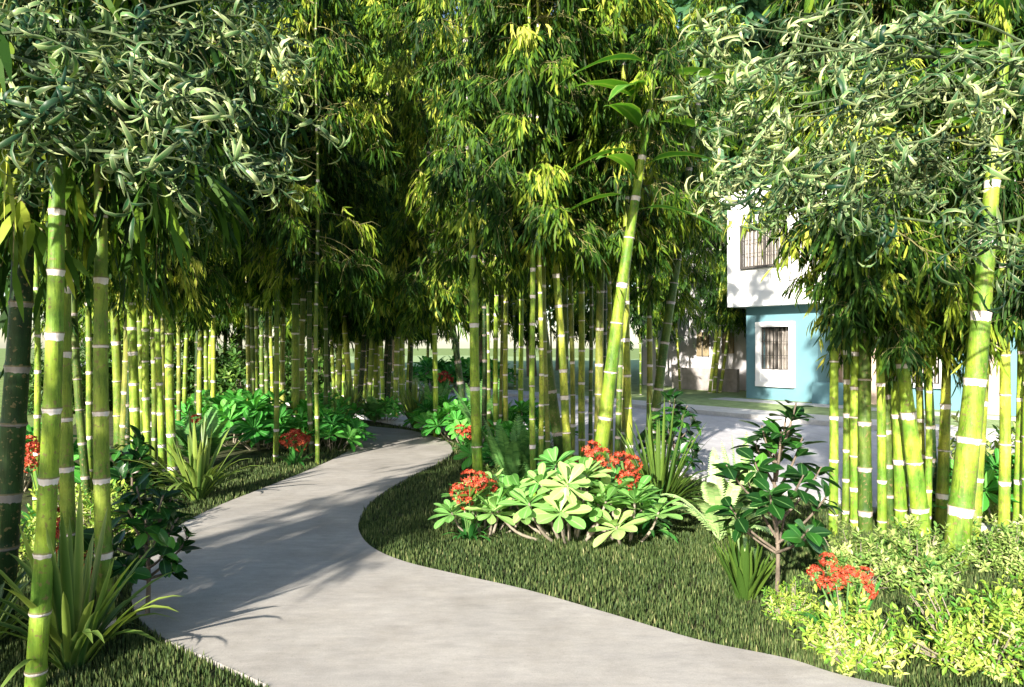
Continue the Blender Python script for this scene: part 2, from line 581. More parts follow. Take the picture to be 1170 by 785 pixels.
box_un('kerb', -90, 45, 6.82, 6.95, -0.02, 0.05, M_KERB)
box_un('pavement', -90, 45, 13.4, 14.5, -0.02, 0.10, M_KERB)
box_un('lawn', -90, 45, 14.5, 60, -0.02, 0.085, M_LAWN)
box_un('walkway', -11.6, 30, 16.5, 17.3, 0.0, 0.095, M_KERB)


def inside(poly, x, y):
    poly = np.asarray(poly)
    r = np.zeros(len(x), bool)
    j = len(poly) - 1
    for i in range(len(poly)):
        xi, yi = poly[i]
        xj, yj = poly[j]
        with np.errstate(divide='ignore', invalid='ignore'):
            c = ((yi > y) != (yj > y)) & (x < (xj - xi) * (y - yi) / (yj - yi) + xi)
        r ^= c
        j = i
    return r


def grow_grass():
    X, Y, K = [], [], []
    for y0, y1, dens, k in ((2.4, 4.2, 5600, 1.0), (4.2, 6.2, 4000, 1.1), (6.2, 9.0, 1800, 1.25), (9.0, 13.5, 600, 1.6)):
        x0, x1 = -0.80 * y1, 0.80 * y1
        n = int((x1 - x0) * (y1 - y0) * dens)
        x, y = RS.uniform(x0, x1, n), RS.uniform(y0, y1, n)
        m = ~inside(path_poly, x, y) & (np.abs(x) < 0.80 * y + 0.1)
        m &= (UX * y - UY * x) < 6.78
        m &= (x > -5.2)
        # left of the path only a strip beside it is lawn; the planting behind is bare
        lx = np.interp(y, ls[::-1, 1][ls[::-1, 1].argsort()], ls[::-1, 0][ls[::-1, 1].argsort()])
        m &= ~((x < lx - 1.15) & (x < -0.4) & (y > 4.6))
        X.append(x[m]); Y.append(y[m]); K.append(np.full(m.sum(), k))
    X, Y, K = map(np.concatenate, (X, Y, K))
    n = len(X)
    P = np.stack([X, Y, np.full(n, -0.004)], 1)
    a = RS.uniform(0, 2 * np.pi, n)
    patch = np.sin(X * 5.1 + 1.3 * np.sin(Y * 3.7)) * np.sin(Y * 4.3 + 1.7 * np.sin(X * 2.9))
    lean = RS.uniform(0.05, 0.55, n)
    D = np.stack([np.cos(a) * lean, np.sin(a) * lean, np.ones(n)], 1)
    N = np.stack([-np.cos(a), -np.sin(a), lean], 1)
    b = MB()
    b.leaves(P, D, N, K * RS.uniform(0.024, 0.048, n) * (1 + 0.2 * patch), 0.0095 * K * RS.uniform(0.7, 1.2, n), [(0, 0.9), (0.55, 0.8), (1, 0.05)], bend=-0.25 + 0 * a,
             tint=np.clip(0.42 + 0.22 * RS.randn(n) + 0.10 * patch, 0, 1))
    o = link('lawn_grass', b.mesh('lawn_grass', M_GRASS))
    o['kind'] = 'stuff'


grow_grass()

# ------------------------------------------------------------------ house over the road
HU, HN = -11.16, 17.7


def hx(px, dn=0.0):
    """distance along the house front of the point a pixel column shows on the plane n = HN + dn"""
    a = (px - 585) / FPX
    y = (HN + dn) / (-UY * a + UX)
    return UX * a * y + UY * y - HU


def build_house():
    h = thing('house', 'two storey house with teal blue ground floor and overhanging white upper floor across the road', 'house', (*UN(HU, HN), 0.09), math.atan2(UY, UX))

    def wall_with_hole(b, x0, x1, y0, y1, z0, z1, holes):
        xs = x0
        for (a, c, d, e) in holes:
            b.box(xs, a, y0, y1, z0, z1)
            b.box(a, c, y0, y1, z0, d)
            b.box(a, c, y0, y1, e, z1)
            xs = c
        b.box(xs, x1, y0, y1, z0, z1)

    def window(x0, x1, y, z0, z1, fw, panes=2, apron=0.0, frame=M_TRIM, lab=None):
        fr = MB()
        fr.box(x0 - fw, x0, y - 0.09, y + 0.10, z0 - apron, z1)
        fr.box(x1, x1 + fw, y - 0.09, y + 0.10, z0 - apron, z1)
        fr.box(x0 - fw, x1 + fw, y - 0.10, y + 0.10, z1, z1 + fw)
        if apron:
            fr.box(x0, x1, y - 0.03, y + 0.10, z0 - apron, z0)
        fr.box(x0 - fw, x1 + fw, y - 0.10, y + 0.10, z0 - apron - fw, z0 - apron)
        w_ = link('window', fr.mesh('window', frame), h)
        sa = MB()
        t = 0.025
        sa.box(x0, x0 + t, y + 0.02, y + 0.06, z0, z1)
        sa.box(x1 - t, x1, y + 0.02, y + 0.06, z0, z1)
        sa.box(x0 + t, x1 - t, y + 0.02, y + 0.06, z1 - t, z1)
        sa.box(x0 + t, x1 - t, y + 0.02, y + 0.06, z0, z0 + t)
        for k in range(1, panes):
            xm = x0 + (x1 - x0) * k / panes
            sa.box(xm - 0.015, xm + 0.015, y + 0.022, y + 0.058, z0 + t, z1 - t)
        nb = max(3, int((x1 - x0) / 0.11))
        for k in range(1, nb):          # thin security bars
            xm = x0 + (x1 - x0) * k / nb
            sa.box(xm - 0.005, xm + 0.005, y + 0.0, y + 0.01, z0, z1)
        for q in (0.33, 0.66):
            zz = z0 + (z1 - z0) * q
            sa.box(x0, x1, y - 0.011, y - 0.002, zz - 0.006, zz + 0.006)
        link('sash', sa.mesh('sash', M_DARKF), w_)
        g = MB()
        g.box(x0 + t, x1 - t, y + 0.035, y + 0.041, z0 + t, z1 - t)
        link('pane', g.mesh('pane', M_GLASS), w_)
        c = MB()
        n = 60
        xx = np.linspace(x0, x1, n)
        yy = y + 0.16 + 0.025 * np.sin(xx * 42) + 0.012 * np.sin(xx * 93)
        v = np.concatenate([np.stack([xx, yy, np.full(n, z0)], 1), np.stack([xx, yy, np.full(n, z1)], 1)])
        f = [(i, i + 1, i + 1 + n, i + n) for i in range(n - 1)]
        c.add(v, f)
        link('curtain', c.mesh('curtain', M_CURT), w_)

    bw = 2.13
    wz0, wz1 = 0.93 - 0.09, 2.13 - 0.09
    wx0, wx1 = hx(870), hx(903)
    b = MB()
    wall_with_hole(b, 0, bw, 0, 0.28, -0.2, 2.62, [(wx0, wx1, wz0 - 0.34, wz1)])
    b.box(0, bw, 0.6, 0.9, -0.2, 2.62)
    b.box(0, 0.25, 0.28, 0.6, -0.2, 2.62)
    b.box(bw - 0.25, bw, 0.28, 0.6, -0.2, 2.62)
    link('bay_wall', b.mesh('bay_wall', M_BLUE), h)
    window(wx0, wx1, 0.0, wz0, wz1, 0.14, 2, 0.34)
    # recessed entrance and long front
    d0, d1 = hx(938, 0.6), hx(962, 0.6)
    b = MB()
    b.box(bw, d0, 0.60, 0.9, -0.2, 2.62)
    b.box(d1, 3.8, 0.60, 0.9, -0.2, 2.62)
    b.box(d0, d1, 0.60, 0.9, 2.12, 2.62)
    b.box(d0, d1, 0.62, 0.9, -0.2, 0.0)
    link('entrance_wall', b.mesh('entrance_wall', M_TAN), h)
    b = MB()
    b.box(d0, d1, 0.66, 0.72, 0.0, 2.12)
    dr = link('door', b.mesh('door', M_DOOR), h)
    b = MB()
    b.box(d0 + 0.1, d0 + 0.22, 0.60, 0.66, 0.98, 1.02)
    b.box(d0 + 0.07, d0 + 0.11, 0.61, 0.66, 0.92, 1.10)
    link('handle', b.mesh('handle', M_DARKF), dr)
    b = MB()
    b.box(bw + 0.02, bw + 0.72, -0.35, 0.15, -0.2, 0.55)
    link('planter_wall', b.mesh('planter_wall', M_BLUE), h)
    b = MB()
    a0, a1 = 4.25, 4.95
    wall_with_hole(b, 3.8, 6.0, 0.30, 0.58, -0.2, 2.62, [(a0, a1, 0.55, 1.6)])
    wall_with_hole(b, 6.34, 9.6, 0.0, 0.58, -0.2, 2.62, [(7.3, 8.6, 0.7, 2.0)])
    b.box(9.6, 13, 0.3, 0.58, -0.2, 2.62)
    link('front_wall', b.mesh('front_wall', M_BLUE), h)
    window(a0, a1, 0.30, 0.60, 1.6, 0.10, 1)
    window(7.3, 8.6, 0.0, 0.80, 2.0, 0.12, 2)
    b = MB()
    b.box(6.0, 6.34, -0.1, 0.58, -0.2, 2.62)
    link('column', b.mesh('column', M_TAN), h)
    # upper floor
    ux0 = hx(831, -0.5)
    q0, q1 = hx(849, -0.5), hx(849, -0.5) + 1.25
    b = MB()
    wall_with_hole(b, ux0, 13, -0.5, -0.25, 2.62, 5.6, [(q0, q1, 3.72, 4.85), (5.2, 6.6, 3.72, 4.85), (9.2, 10.6, 3.72, 4.85)])
    b.box(ux0, 13, -0.25, 6.5, 2.62, 2.80)
    b.box(ux0, ux0 + 0.25, -0.25, 6.5, 2.80, 5.6)
    b.box(12.75, 13, -0.25, 6.5, 2.80, 5.6)
    b.box(ux0 + 0.25, 12.75, 6.25, 6.5, 2.80, 5.6)
    link('upper_wall', b.mesh('upper_wall', M_WHITE), h)
    for (e0, e1) in ((q0, q1), (5.2, 6.6), (9.2, 10.6)):
        window(e0, e1, -0.5, 3.72, 4.85, 0.05, 2, 0, M_DARKF)
    b = MB()
    b.box(ux0 - 0.15, 13.15, -0.68, 6.7, 5.603, 5.85)
    link('roof', b.mesh('roof', M_WHITE), h)
    return h


build_house()


def build_neighbour():
    n = thing('neighbouring_house', 'weathered white house left of the teal house, low block wall in front', 'house', (*UN(-17.5, 20.6), 0.085), math.atan2(UY, UX))
    b = MB()
    b.box(0, 7.5, 0, 6, -0.1, 5.2)
    link('wall', b.mesh('wall', M_OLDW), n)
    b = MB()
    b.box(-0.2, 7.7, -0.2, 6.2, 5.203, 5.4)
    link('roof', b.mesh('roof', M_BLOCK), n)
    for x, z, ww, hh in ((2.55, 1.15, 0.5, 0.85), (3.6, 1.25, 0.45, 0.7)):
        b = MB()
        b.box(x, x + ww, -0.06, -0.003, z, z + hh)
        wdw = link('window', b.mesh('window', M_SHUT), n)
        b = MB()
        b.box(x + ww / 2 - 0.02, x + ww / 2 + 0.02, -0.08, -0.063, z, z + hh)
        link('mullion', b.mesh('mullion', M_DARKF), wdw)
    b = MB()
    b.box(0, 2.6, 0, 0.15, -0.05, 0.75)
    o = link('block_wall', b.mesh('block_wall', M_BLOCK), None, (*UN(-15.3, 19.6), 0.085), (0, 0, math.atan2(UY, UX)))
    tag(o, 'low grey block wall in front of the weathered white house', 'wall')


build_neighbour()


# ------------------------------------------------------------------ bamboo
BL = [(0, 0.25), (0.35, 1.0), (0.7, 0.72), (1.0, 0.03)]


def plume(seed, H, Rr, levels, bpl, tw, lpt, leaf, wid, skirt=0.8, bare=0.0):
    """foliage of one culm: branches in whorls, drooping twigs, fans of narrow hanging leaves; returns (leaf mesh, branch mesh)"""
    r = np.random.RandomState(seed)
    fb, bb = MB(), MB()
    n = levels * bpl
    q = np.clip(np.repeat(np.linspace(0, 1, levels), bpl) + r.uniform(-0.5, 0.5, n) / levels, 0, 1)
    az = r.uniform(0, 2 * np.pi, n)
    el = r.uniform(-0.05, 0.95, n) * (0.5 + 0.7 * q)
    pr = np.where(q < 0.3, skirt + (1 - skirt) * q / 0.3, np.where(q < 0.65, 1.0, 1.0 - 0.75 * ((q - 0.65) / 0.35) ** 1.5))
    Lb = Rr * pr * r.uniform(0.35, 1.15, n)
    d = np.stack([np.cos(az), np.sin(az), 0 * az], 1)
    up = np.array([0, 0, 1.0])
    base = np.stack([0 * q, 0 * q, q * H], 1)
    s5 = np.linspace(0, 1, 5)

    def pos(i, s):
        return base[i] + (Lb[i] * s)[:, None] * (np.cos(el[i])[:, None] * d[i] + np.sin(el[i])[:, None] * up) - up * (Lb[i] * 0.6 * s * s)[:, None]

    for i in range(n):
        pts = pos(np.full(5, i), s5)
        bb.tube(pts, np.linspace(0.009, 0.0025, 5), 3)
    # twigs sit mostly on the outer half of a branch, so every branch ends in a hanging tassel
    bi = np.repeat(np.arange(n), tw)
    m = len(bi)
    s = np.clip(1.02 - np.abs(r.normal(0, 0.30, m)), 0.12, 1.0)
    o = pos(bi, s)
    td = unit(d[bi] * 0.55 + r.normal(0, 0.6, (m, 3)) + up * -0.25)
    tl = r.uniform(0.10, 0.34, m)
    bt = np.clip(0.43 + 0.17 * r.randn(n), 0, 1)
    tt = np.clip(bt[bi] + 0.09 * r.randn(m), 0, 1)
    li = np.repeat(np.arange(m), lpt)
    k = len(li)
    along = r.uniform(0.15, 1.0, k)
    P = o[li] + td[li] * (tl[li] * along)[:, None] - up * (0.45 * tl[li] * along ** 2)[:, None]
    D = unit(td[li] * 0.40 + d[bi][li] * 0.22 + r.normal(0, 0.27, (k, 3)) - up * r.uniform(0.6, 1.5, k)[:, None])
    N = unit(d[bi][li] * 0.8 + up * 0.45 + r.normal(0, 0.5, (k, 3)))
    fb.leaves(P, D, N, leaf * r.uniform(0.55, 1.2, k), wid * r.uniform(0.7, 1.2, k), BL, bend=r.uniform(0.0, 0.35, k), tint=np.clip(tt[li] + 0.12 * r.randn(k), 0, 1))
    for i in range(0, m, 2):
        bb.tube(np.stack([o[i], o[i] + td[i] * tl[i] * 0.6 - up * 0.1 * tl[i], o[i] + td[i] * tl[i] - up * 0.45 * tl[i]]), (0.003, 0.0025, 0.001), 3)
    return fb.mesh('foliage', M_BLEAF), bb.mesh('branches', M_TWIG)


PL = {
    'low': [plume(100 + i, 1.5, 0.55, 9, 3, 13, 6, 0.17, 0.024, 0.8) for i in range(3)],
    'mid': [plume(200 + i, 4.8, 0.85, 18, 3, 25, 6, 0.175, 0.0255, 0.9) for i in range(4)],
    'tall': [plume(300 + i, 9.0, 1.25, 28, 3, 25, 6, 0.235, 0.035, 0.9) for i in range(4)],
}
PH = {'low': 1.5, 'mid': 4.8, 'tall': 9.0}


def culm_mesh(x1, y1, H, r0, gap, seed, top=0.35, sides=14):
    """a jointed cane; the axis leans by (x1, y1) metres per metre of height with a slight curve"""
    r = np.random.RandomState(seed)
    zs, wax, lip, rad, blm = [-0.05], [0.0], [0.0], [1.05], [0.0]
    z = gap * r.uniform(0.25, 0.9)
    bw = min(0.075, max(0.03, 0.45 * r0 + 0.012)) * r.uniform(0.75, 1.1)
    while z < H - gap * 0.6:
        band = bw * r.choice([0.35, 0.8, 1.0, 1.25])
        for dz, wx, lp_, rr, bl in ((-band - 0.13, 0, 0, 1.0, 0), (-band - 0.012, 0, 0, 1.0, 1), (-band, 0.5, 0, 1.005, 1), (-band * 0.75, 1, 0, 1.015, 1), (-0.014, 1, 0, 1.07, 1), (-0.004, 0.9, 0.5, 1.12, 1), (0.002, 0.2, 1, 1.12, 0.3), (0.010, 0, 0.4, 1.05, 0), (0.035, 0, 0, 1.0, 0)):
            zs.append(z + dz); wax.append(wx); lip.append(lp_); rad.append(rr); blm.append(bl)
        z += gap * r.uniform(0.82, 1.15)
    zs.append(H); wax.append(0); lip.append(0); rad.append(1); blm.append(0)
    zs = np.array(zs)
    taper = 1 - (1 - top) * np.clip(zs / H, 0, 1) ** 1.3
    ph = r.uniform(0, 6.28)
    wob = 0.012 * np.sin(zs * 1.7 + ph)
    pts = np.stack([x1 * zs + wob, y1 * zs + 0.012 * np.cos(zs * 1.3 + ph), zs], 1)
    c = np.stack([wax, lip, blm, 0 * zs + 1], 1)
    b = MB()
    b.tube(pts, r0 * np.array(rad) * taper, sides, c)
    return b.mesh('culm', M_CULM, True)


HUES = {
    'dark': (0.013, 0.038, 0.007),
    'deep': (0.065, 0.115, 0.018),
    'green': (0.130, 0.195, 0.024),
    'olive': (0.165, 0.195, 0.036),
    'lime': (0.185, 0.285, 0.030),
    'yellow': (0.245, 0.305, 0.038),
}
HUEWORD = {'dark': 'very dark', 'deep': 'dark green', 'green': 'mid green', 'olive': 'olive green', 'lime': 'lime green', 'yellow': 'yellow green'}
_seed = [1000]


def bamboo(px, py, px2, py2, wpx, hue, kind='mid', zf=2.3, H=None, gap=None, fscale=1.0, label='', group=None, ly=0.0, branches=True, cat='bamboo', foliage=True, world=None):
    """px,py: foot on the ground; px2,py2: another point of the axis; wpx: width of the cane at the foot"""
    _seed[0] += 1
    sd = _seed[0]
    rr = random.Random(sd)
    if world is None:
        x, y = G(px, py)
        lx = ((px2 - px) / FPX * y) / ((py - py2) / FPX * y)
        r0 = wpx * y / FPX / 2
    else:
        (x, y), lx, r0 = world, px2, wpx / 2
    fs = fscale * rr.uniform(0.9, 1.12)
    ztop = zf + PH[kind] * fs
    if H is None:
        H = ztop * 0.93
    if gap is None:
        gap = 0.26 + 1.9 * r0 + rr.uniform(-0.04, 0.08)
    t = thing('bamboo', label, cat, (x, y, 0), 0, group)
    c = link('culm', culm_mesh(lx, ly, H, r0, gap, sd), t)
    v = rr.uniform(0.85, 1.15)
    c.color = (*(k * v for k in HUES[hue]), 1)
    if foliage:
        fm, bm = PL[kind][rr.randrange(len(PL[kind]))]
        rot = Matrix.Rotation(math.atan(lx), 4, 'Y') @ Matrix.Rotation(-math.atan(ly), 4, 'X') @ Matrix.Rotation(rr.uniform(0, 6.28), 4, 'Z')
        e = rot.to_euler()
        f = link('foliage', fm, t, (lx * zf, ly * zf, zf), e, fs)
        if branches:
            link('branches', bm, t, (lx * zf, ly * zf, zf), e, fs)
    return t


ORD = ['', 'first', 'second', 'third', 'fourth', 'fifth', 'sixth', 'seventh', 'eighth', 'ninth', 'tenth', 'eleventh', 'twelfth', 'thirteenth', 'fourteenth', 'fifteenth', 'sixteenth', 'seventeenth', 'eighteenth', 'nineteenth', 'twentieth', 'twenty-first', 'twenty-second', 'twenty-third', 'twenty-fourth', 'twenty-fifth', 'twenty-sixth', 'twenty-seventh', 'twenty-eighth']


def clump(rows, where, group, **kw):
    """rows: (px, py, px2, py2, width, hue, options); each cane is labelled by its look and its rank from the left at mid height"""
    xm = [r[0] + (r[2] - r[0]) * (r[1] - 450) / (r[1] - r[3]) if r[1] > 460 else r[0] for r in rows]
    rank = {i: k + 1 for k, i in enumerate(sorted(range(len(rows)), key=lambda i: xm[i]))}
    for i, r in enumerate(rows):
        o = dict(kw)
        o.update(r[6] if len(r) > 6 else {})
        lab = o.pop('label', None)
        if lab is None:
            y = G(r[0], r[1])[1]
            size = 'thick' if r[4] * y / FPX > 0.125 else 'slim'
            lean = (r[2] - r[0]) / (r[1] - r[3])
            lw = ' leaning' if abs(lean) > 0.12 else ''
            lab = f"{size}{lw} {HUEWORD[r[5]]} bamboo, {ORD[rank[i]]} from the left in {where}"
        bamboo(*r[:6], label=lab, group=group, **o)


# near left group
clump([
    (2, 722, 21, 330, 28, 'dark', dict(zf=2.45, kind='low', label='thick very dark bamboo at the left edge, in shade behind the front canes')),  # the shade on this cane is put into its dark hue
    (41, 792, 68, 170, 21, 'lime', dict(zf=2.75, gap=0.31, kind='low', label='bright lime bamboo nearest the camera, in front of the strappy plants at left')),
    (83, 712, 74, 300, 16, 'green', dict(zf=2.65, kind='low', label='mid green bamboo just behind the bright front cane at left')),
    (124, 730, 110, 170, 18, 'green', dict(zf=2.75, gap=0.40, kind='low', label='straight green bamboo right of the front cane, beside the dark shrub')),
], 'the front left group', 'bamboos at the front left', fscale=1.45)
# left thicket
T = 'the left thicket'
clump([
    (43, 600, 41, 420, 7, 'lime', dict(zf=2.0)),
    (99, 570, 88, 400, 9, 'deep'), (104, 560, 100, 400, 7, 'green'),
    (137, 545, 131, 380, 11, 'green'), (141, 548, 144, 380, 9, 'olive'), (146, 552, 150, 400, 6, 'dark'),
    (154, 560, 152, 380, 11, 'lime'), (161, 530, 160, 380, 7, 'green'), (171, 560, 166, 380, 8, 'lime'), (176, 540, 174, 380, 6, 'green'),
    (184, 558, 180, 380, 8, 'lime'), (187, 530, 187, 380, 6, 'olive'), (197, 545, 194, 370, 10, 'lime'),
    (205, 500, 203, 390, 5, 'olive'), (211, 495, 213, 390, 5, 'green'), (223, 500, 226, 400, 6, 'dark'), (229, 515, 228, 350, 6, 'yellow', dict(zf=2.2)),
    (237, 490, 236, 390, 5, 'green'), (242, 498, 243, 390, 6, 'yellow'),
], T, 'bamboos of the left thicket', zf=2.5, kind='mid', fscale=0.82)
# group left of the path's bend
clump([
    (284, 505, 283, 350, 6, 'olive'), (288, 505, 288, 350, 6, 'deep'), (293, 500, 293, 350, 6, 'green'), (306, 490, 305, 380, 5, 'deep'), (311, 492, 310, 380, 4, 'yellow'),
    (314, 528, 318, 330, 6, 'green', dict(zf=3.2)), (323, 500, 324, 360, 6, 'olive'), (335, 512, 339, 330, 9, 'green', dict(zf=3.2)), (344, 510, 347, 330, 7, 'olive', dict(zf=3.2)),
    (356, 518, 353, 350, 6, 'deep'), (362, 530, 362, 330, 5, 'green'), (371, 505, 372, 380, 5, 'deep'),
], 'the group behind red flowers', "bamboos left of the path's bend", zf=2.75, kind='mid', fscale=0.98)
# centre clump
clump([
    (547, 560, 540, 300, 12, 'lime', dict(zf=2.65, gap=0.66, label='lone yellow green bamboo standing left of the centre clump, at the grass edge')),
    (553, 520, 553, 400, 6, 'dark'), (558, 515, 558, 400, 5, 'green'), (567, 520, 567, 400, 6, 'lime'), (573, 518, 573, 400, 4, 'olive'), (579, 520, 578, 400, 6, 'yellow'),
    (596, 510, 595, 390, 6, 'lime'), (610, 570, 608, 330, 7, 'lime'), (619, 568, 617, 380, 6, 'yellow'), (626, 562, 623, 380, 6, 'olive'),
    (643, 545, 618, 350, 13, 'deep'), (652, 558, 636, 330, 10, 'yellow'), (646, 535, 645, 390, 8, 'deep'), (654, 540, 653, 390, 6, 'olive'),
    (666, 528, 664, 370, 8, 'yellow'), (676, 530, 675, 390, 5, 'deep'), (681, 548, 688, 300, 10, 'olive'), (699, 540, 697, 400, 5, 'yellow'),
    (677, 572, 722, 255, 17, 'lime', dict(zf=3.7, kind='low', H=4.6, label='thick lime bamboo slanting rightwards through the centre clump, broad leaves at its top')),
    (706, 545, 708, 390, 7, 'deep'), (712, 540, 714, 330, 6, 'olive'), (719, 560, 716, 330, 9, 'yellow'), (690, 520, 690, 400, 7, 'dark'),
], 'the centre clump', 'bamboos of the centre clump', zf=2.9, kind='mid', fscale=0.85)
clump([
    (741, 500, 743, 340, 7, 'olive', dict(zf=2.5, label='upright olive bamboo right of the centre clump, paired with a leaning dark one')),
    (744, 508, 768, 335, 11, 'deep', dict(zf=3.2, fscale=0.92, label='dark bamboo leaning right, just right of the centre clump')),
    (497, 500, 497, 350, 6, 'lime', dict(zf=2.3, label='slim lime bamboo standing alone beside the road, right of the path end')),
    (534, 498, 512, 340, 8, 'dark', dict(zf=2.4, label='very dark bamboo leaning left between the path bend and the road')),
], '', 'bamboos beside the road', kind='mid', fscale=1.2)
# right clump
clump([
    (950, 612, 956, 290, 10, 'lime', dict(zf=2.65, kind='mid', fscale=1.2, label='slim pale lime bamboo standing left of the right clump, behind the rubber plant')),
    (967, 600, 966, 390, 8, 'green', dict(zf=2.8, fscale=0.95)), (976, 604, 979, 390, 11, 'lime'), (988, 608, 990, 370, 15, 'deep'), (1009, 612, 1003, 360, 10, 'lime', dict(zf=1.95)),
    (1016, 600, 1014, 440, 11, 'deep'), (1028, 604, 1024, 440, 13, 'lime'), (1036, 600, 1034, 440, 8, 'olive'), (1052, 612, 1034, 440, 19, 'lime', dict(zf=1.75, kind='low')), (1053, 596, 1049, 430, 8, 'yellow'),
    (1060, 606, 1060, 330, 8, 'lime', dict(zf=1.5, kind='low')), (1066, 598, 1060, 440, 10, 'dark'), (1076, 604, 1080, 420, 13, 'yellow', dict(zf=1.75, kind='low')),
    (1092, 648, 1136, 190, 26, 'lime', dict(zf=2.7, gap=0.5, H=3.9, foliage=False, label='thickest bamboo, lime green and leaning right, in front of the right clump')),
    (1114, 618, 1123, 400, 14, 'yellow'), (1147, 625, 1147, 395, 12, 'yellow'), (1163, 618, 1165, 420, 8, 'lime'), (1174, 622, 1176, 420, 10, 'lime'),
], 'the right clump', 'bamboos of the right clump', zf=1.9, kind='mid', fscale=0.75)
# far thicket beyond the end of the path
far = np.random.RandomState(5)
FARLAB = 'slim green bamboo in the crowded far thicket behind the end of the path'
for i in range(30):
    px = 376 + 96 * (i + 0.5) / 30 + far.uniform(-2, 2)
    py = far.uniform(462, 476)
    ln = far.uniform(-8, 8)
    hu = ['deep', 'green', 'yellow', 'lime', 'dark'][int(far.choice(5, p=[0.1, 0.25, 0.25, 0.3, 0.1]))]  # mostly bright hues, standing in for light the canopy cuts off
    bamboo(px, py, px + ln, py - 110, far.uniform(4, 6.5), hu, 'tall', far.uniform(2.3, 2.8), label=FARLAB, group='bamboos of the far thicket', fscale=1.05, branches=False)
BACKLAB = 'slim bamboo in the far left row behind the left thicket'
for i in range(14):
    px = 70 + 300 * (i + 0.5) / 14 + far.uniform(-8, 8)
    py = far.uniform(456, 470)
    hu = ['deep', 'green', 'olive', 'lime'][far.randint(4)]
    bamboo(px, py, px + far.uniform(-6, 6), py - 110, far.uniform(4, 6), hu, 'tall', far.uniform(1.9, 2.6), label=BACKLAB, group='bamboos of the far left row', fscale=1.05, branches=False)
# bamboos beyond the road
ROADLAB = 'slim yellow green bamboo in the row on the verge beyond the road'
for i, (u, n) in enumerate([(-27, 15.2), (-25.6, 15.8), (-24.4, 15.1), (-23.2, 15.9), (-21.5, 15.3), (-20.0, 15.8), (-18.7, 15.2), (-17.6, 16.0), (-16.4, 15.4), (-15.3, 16.2), (-14.6, 15.6), (-13.9, 16.3), (-13.3, 19.2), (-14.2, 18.6), (-15.4, 18.9), (-16.6, 18.5), (-12.6, 21.0), (-12.9, 24.5), (-30, 15.7), (-32, 15.2), (-34.5, 16.0)]):
    bamboo(0, 0, far.uniform(-0.06, 0.06), 0, far.uniform(0.06, 0.10), ['lime', 'yellow', 'green'][i % 3], 'tall', far.uniform(2.1, 2.9), label=ROADLAB, group='bamboos beyond the road', world=UN(u, n), branches=False)
for i, (px, px2) in enumerate(((811, 818), (816, 822), (822, 832))):
    bamboo(px, 452, px2, 380, 4, 'yellow', 'low', 2.6, label=f'thin yellow cane fanned out before the weathered white house, {ORD[i + 1]} from the left', group='thin canes by the white house', fscale=1.2, branches=False)


# bamboos standing just outside the frame on the left; their shade falls across the path
for i, (x, y) in enumerate([(-4.7, -1.4), (-5.2, -0.7), (-4.4, -0.8)]):
    bamboo(0, 0, (-0.03, 0.04, 0.02, -0.05, 0.0)[i], 0, 0.085, ('green', 'lime', 'deep', 'green', 'olive')[i], 'low', 2.5, fscale=1.2, label='green bamboo standing left of the front left group, its shade falling across the path', group='bamboos shading the path', world=(x, y), branches=False)


# broad leaves crowning three thick canes
def broad_leaves(owner_label, spots, L, Wd):
    o = next(x for x in bpy.data.objects if x.get('label') == owner_label)
    for k, (dx, dy, z, az, el, ll) in enumerate(spots):
        b = MB()
        D = np.array([[math.cos(az) * math.cos(el), math.sin(az) * math.cos(el), math.sin(el)]])
        N = np.array([[-math.cos(az) * math.sin(el), -math.sin(az) * math.sin(el), math.cos(el)]])
        b.leaves(np.array([[dx, dy, z]]), D, N, L * ll, Wd, [(0, 0.10), (0.16, 0.14), (0.3, 0.7), (0.45, 1.0), (0.62, 0.95), (0.8, 0.6), (0.93, 0.22), (1.0, 0.02)], bend=0.25, droop=0.22, fold=0.12, cols=5, tint=np.array([random.random()]))
        link('broad_leaf', b.mesh('broad_leaf', M_BROAD, True), o)


def crown_spots(lean, z0, n, dz, seed):
    r = random.Random(seed)
    return [(lean * (z0 + dz * i), 0, z0 + dz * i, (math.pi + 0.55 if i % 3 else -0.5) + r.uniform(-0.5, 0.6), r.uniform(0.05, 0.5), r.uniform(0.8, 1.25)) for i in range(n)]


broad_leaves('thickest bamboo, lime green and leaning right, in front of the right clump', crown_spots(44 / 458, 2.95, 11, 0.10, 3), 0.75, 0.14)
broad_leaves('thick lime bamboo slanting rightwards through the centre clump, broad leaves at its top', crown_spots(0.144, 3.0, 11, 0.15, 4), 1.0, 0.22)
broad_leaves('bright lime bamboo nearest the camera, in front of the strappy plants at left', crown_spots(0.043, 2.50, 7, 0.07, 5), 0.45, 0.07)


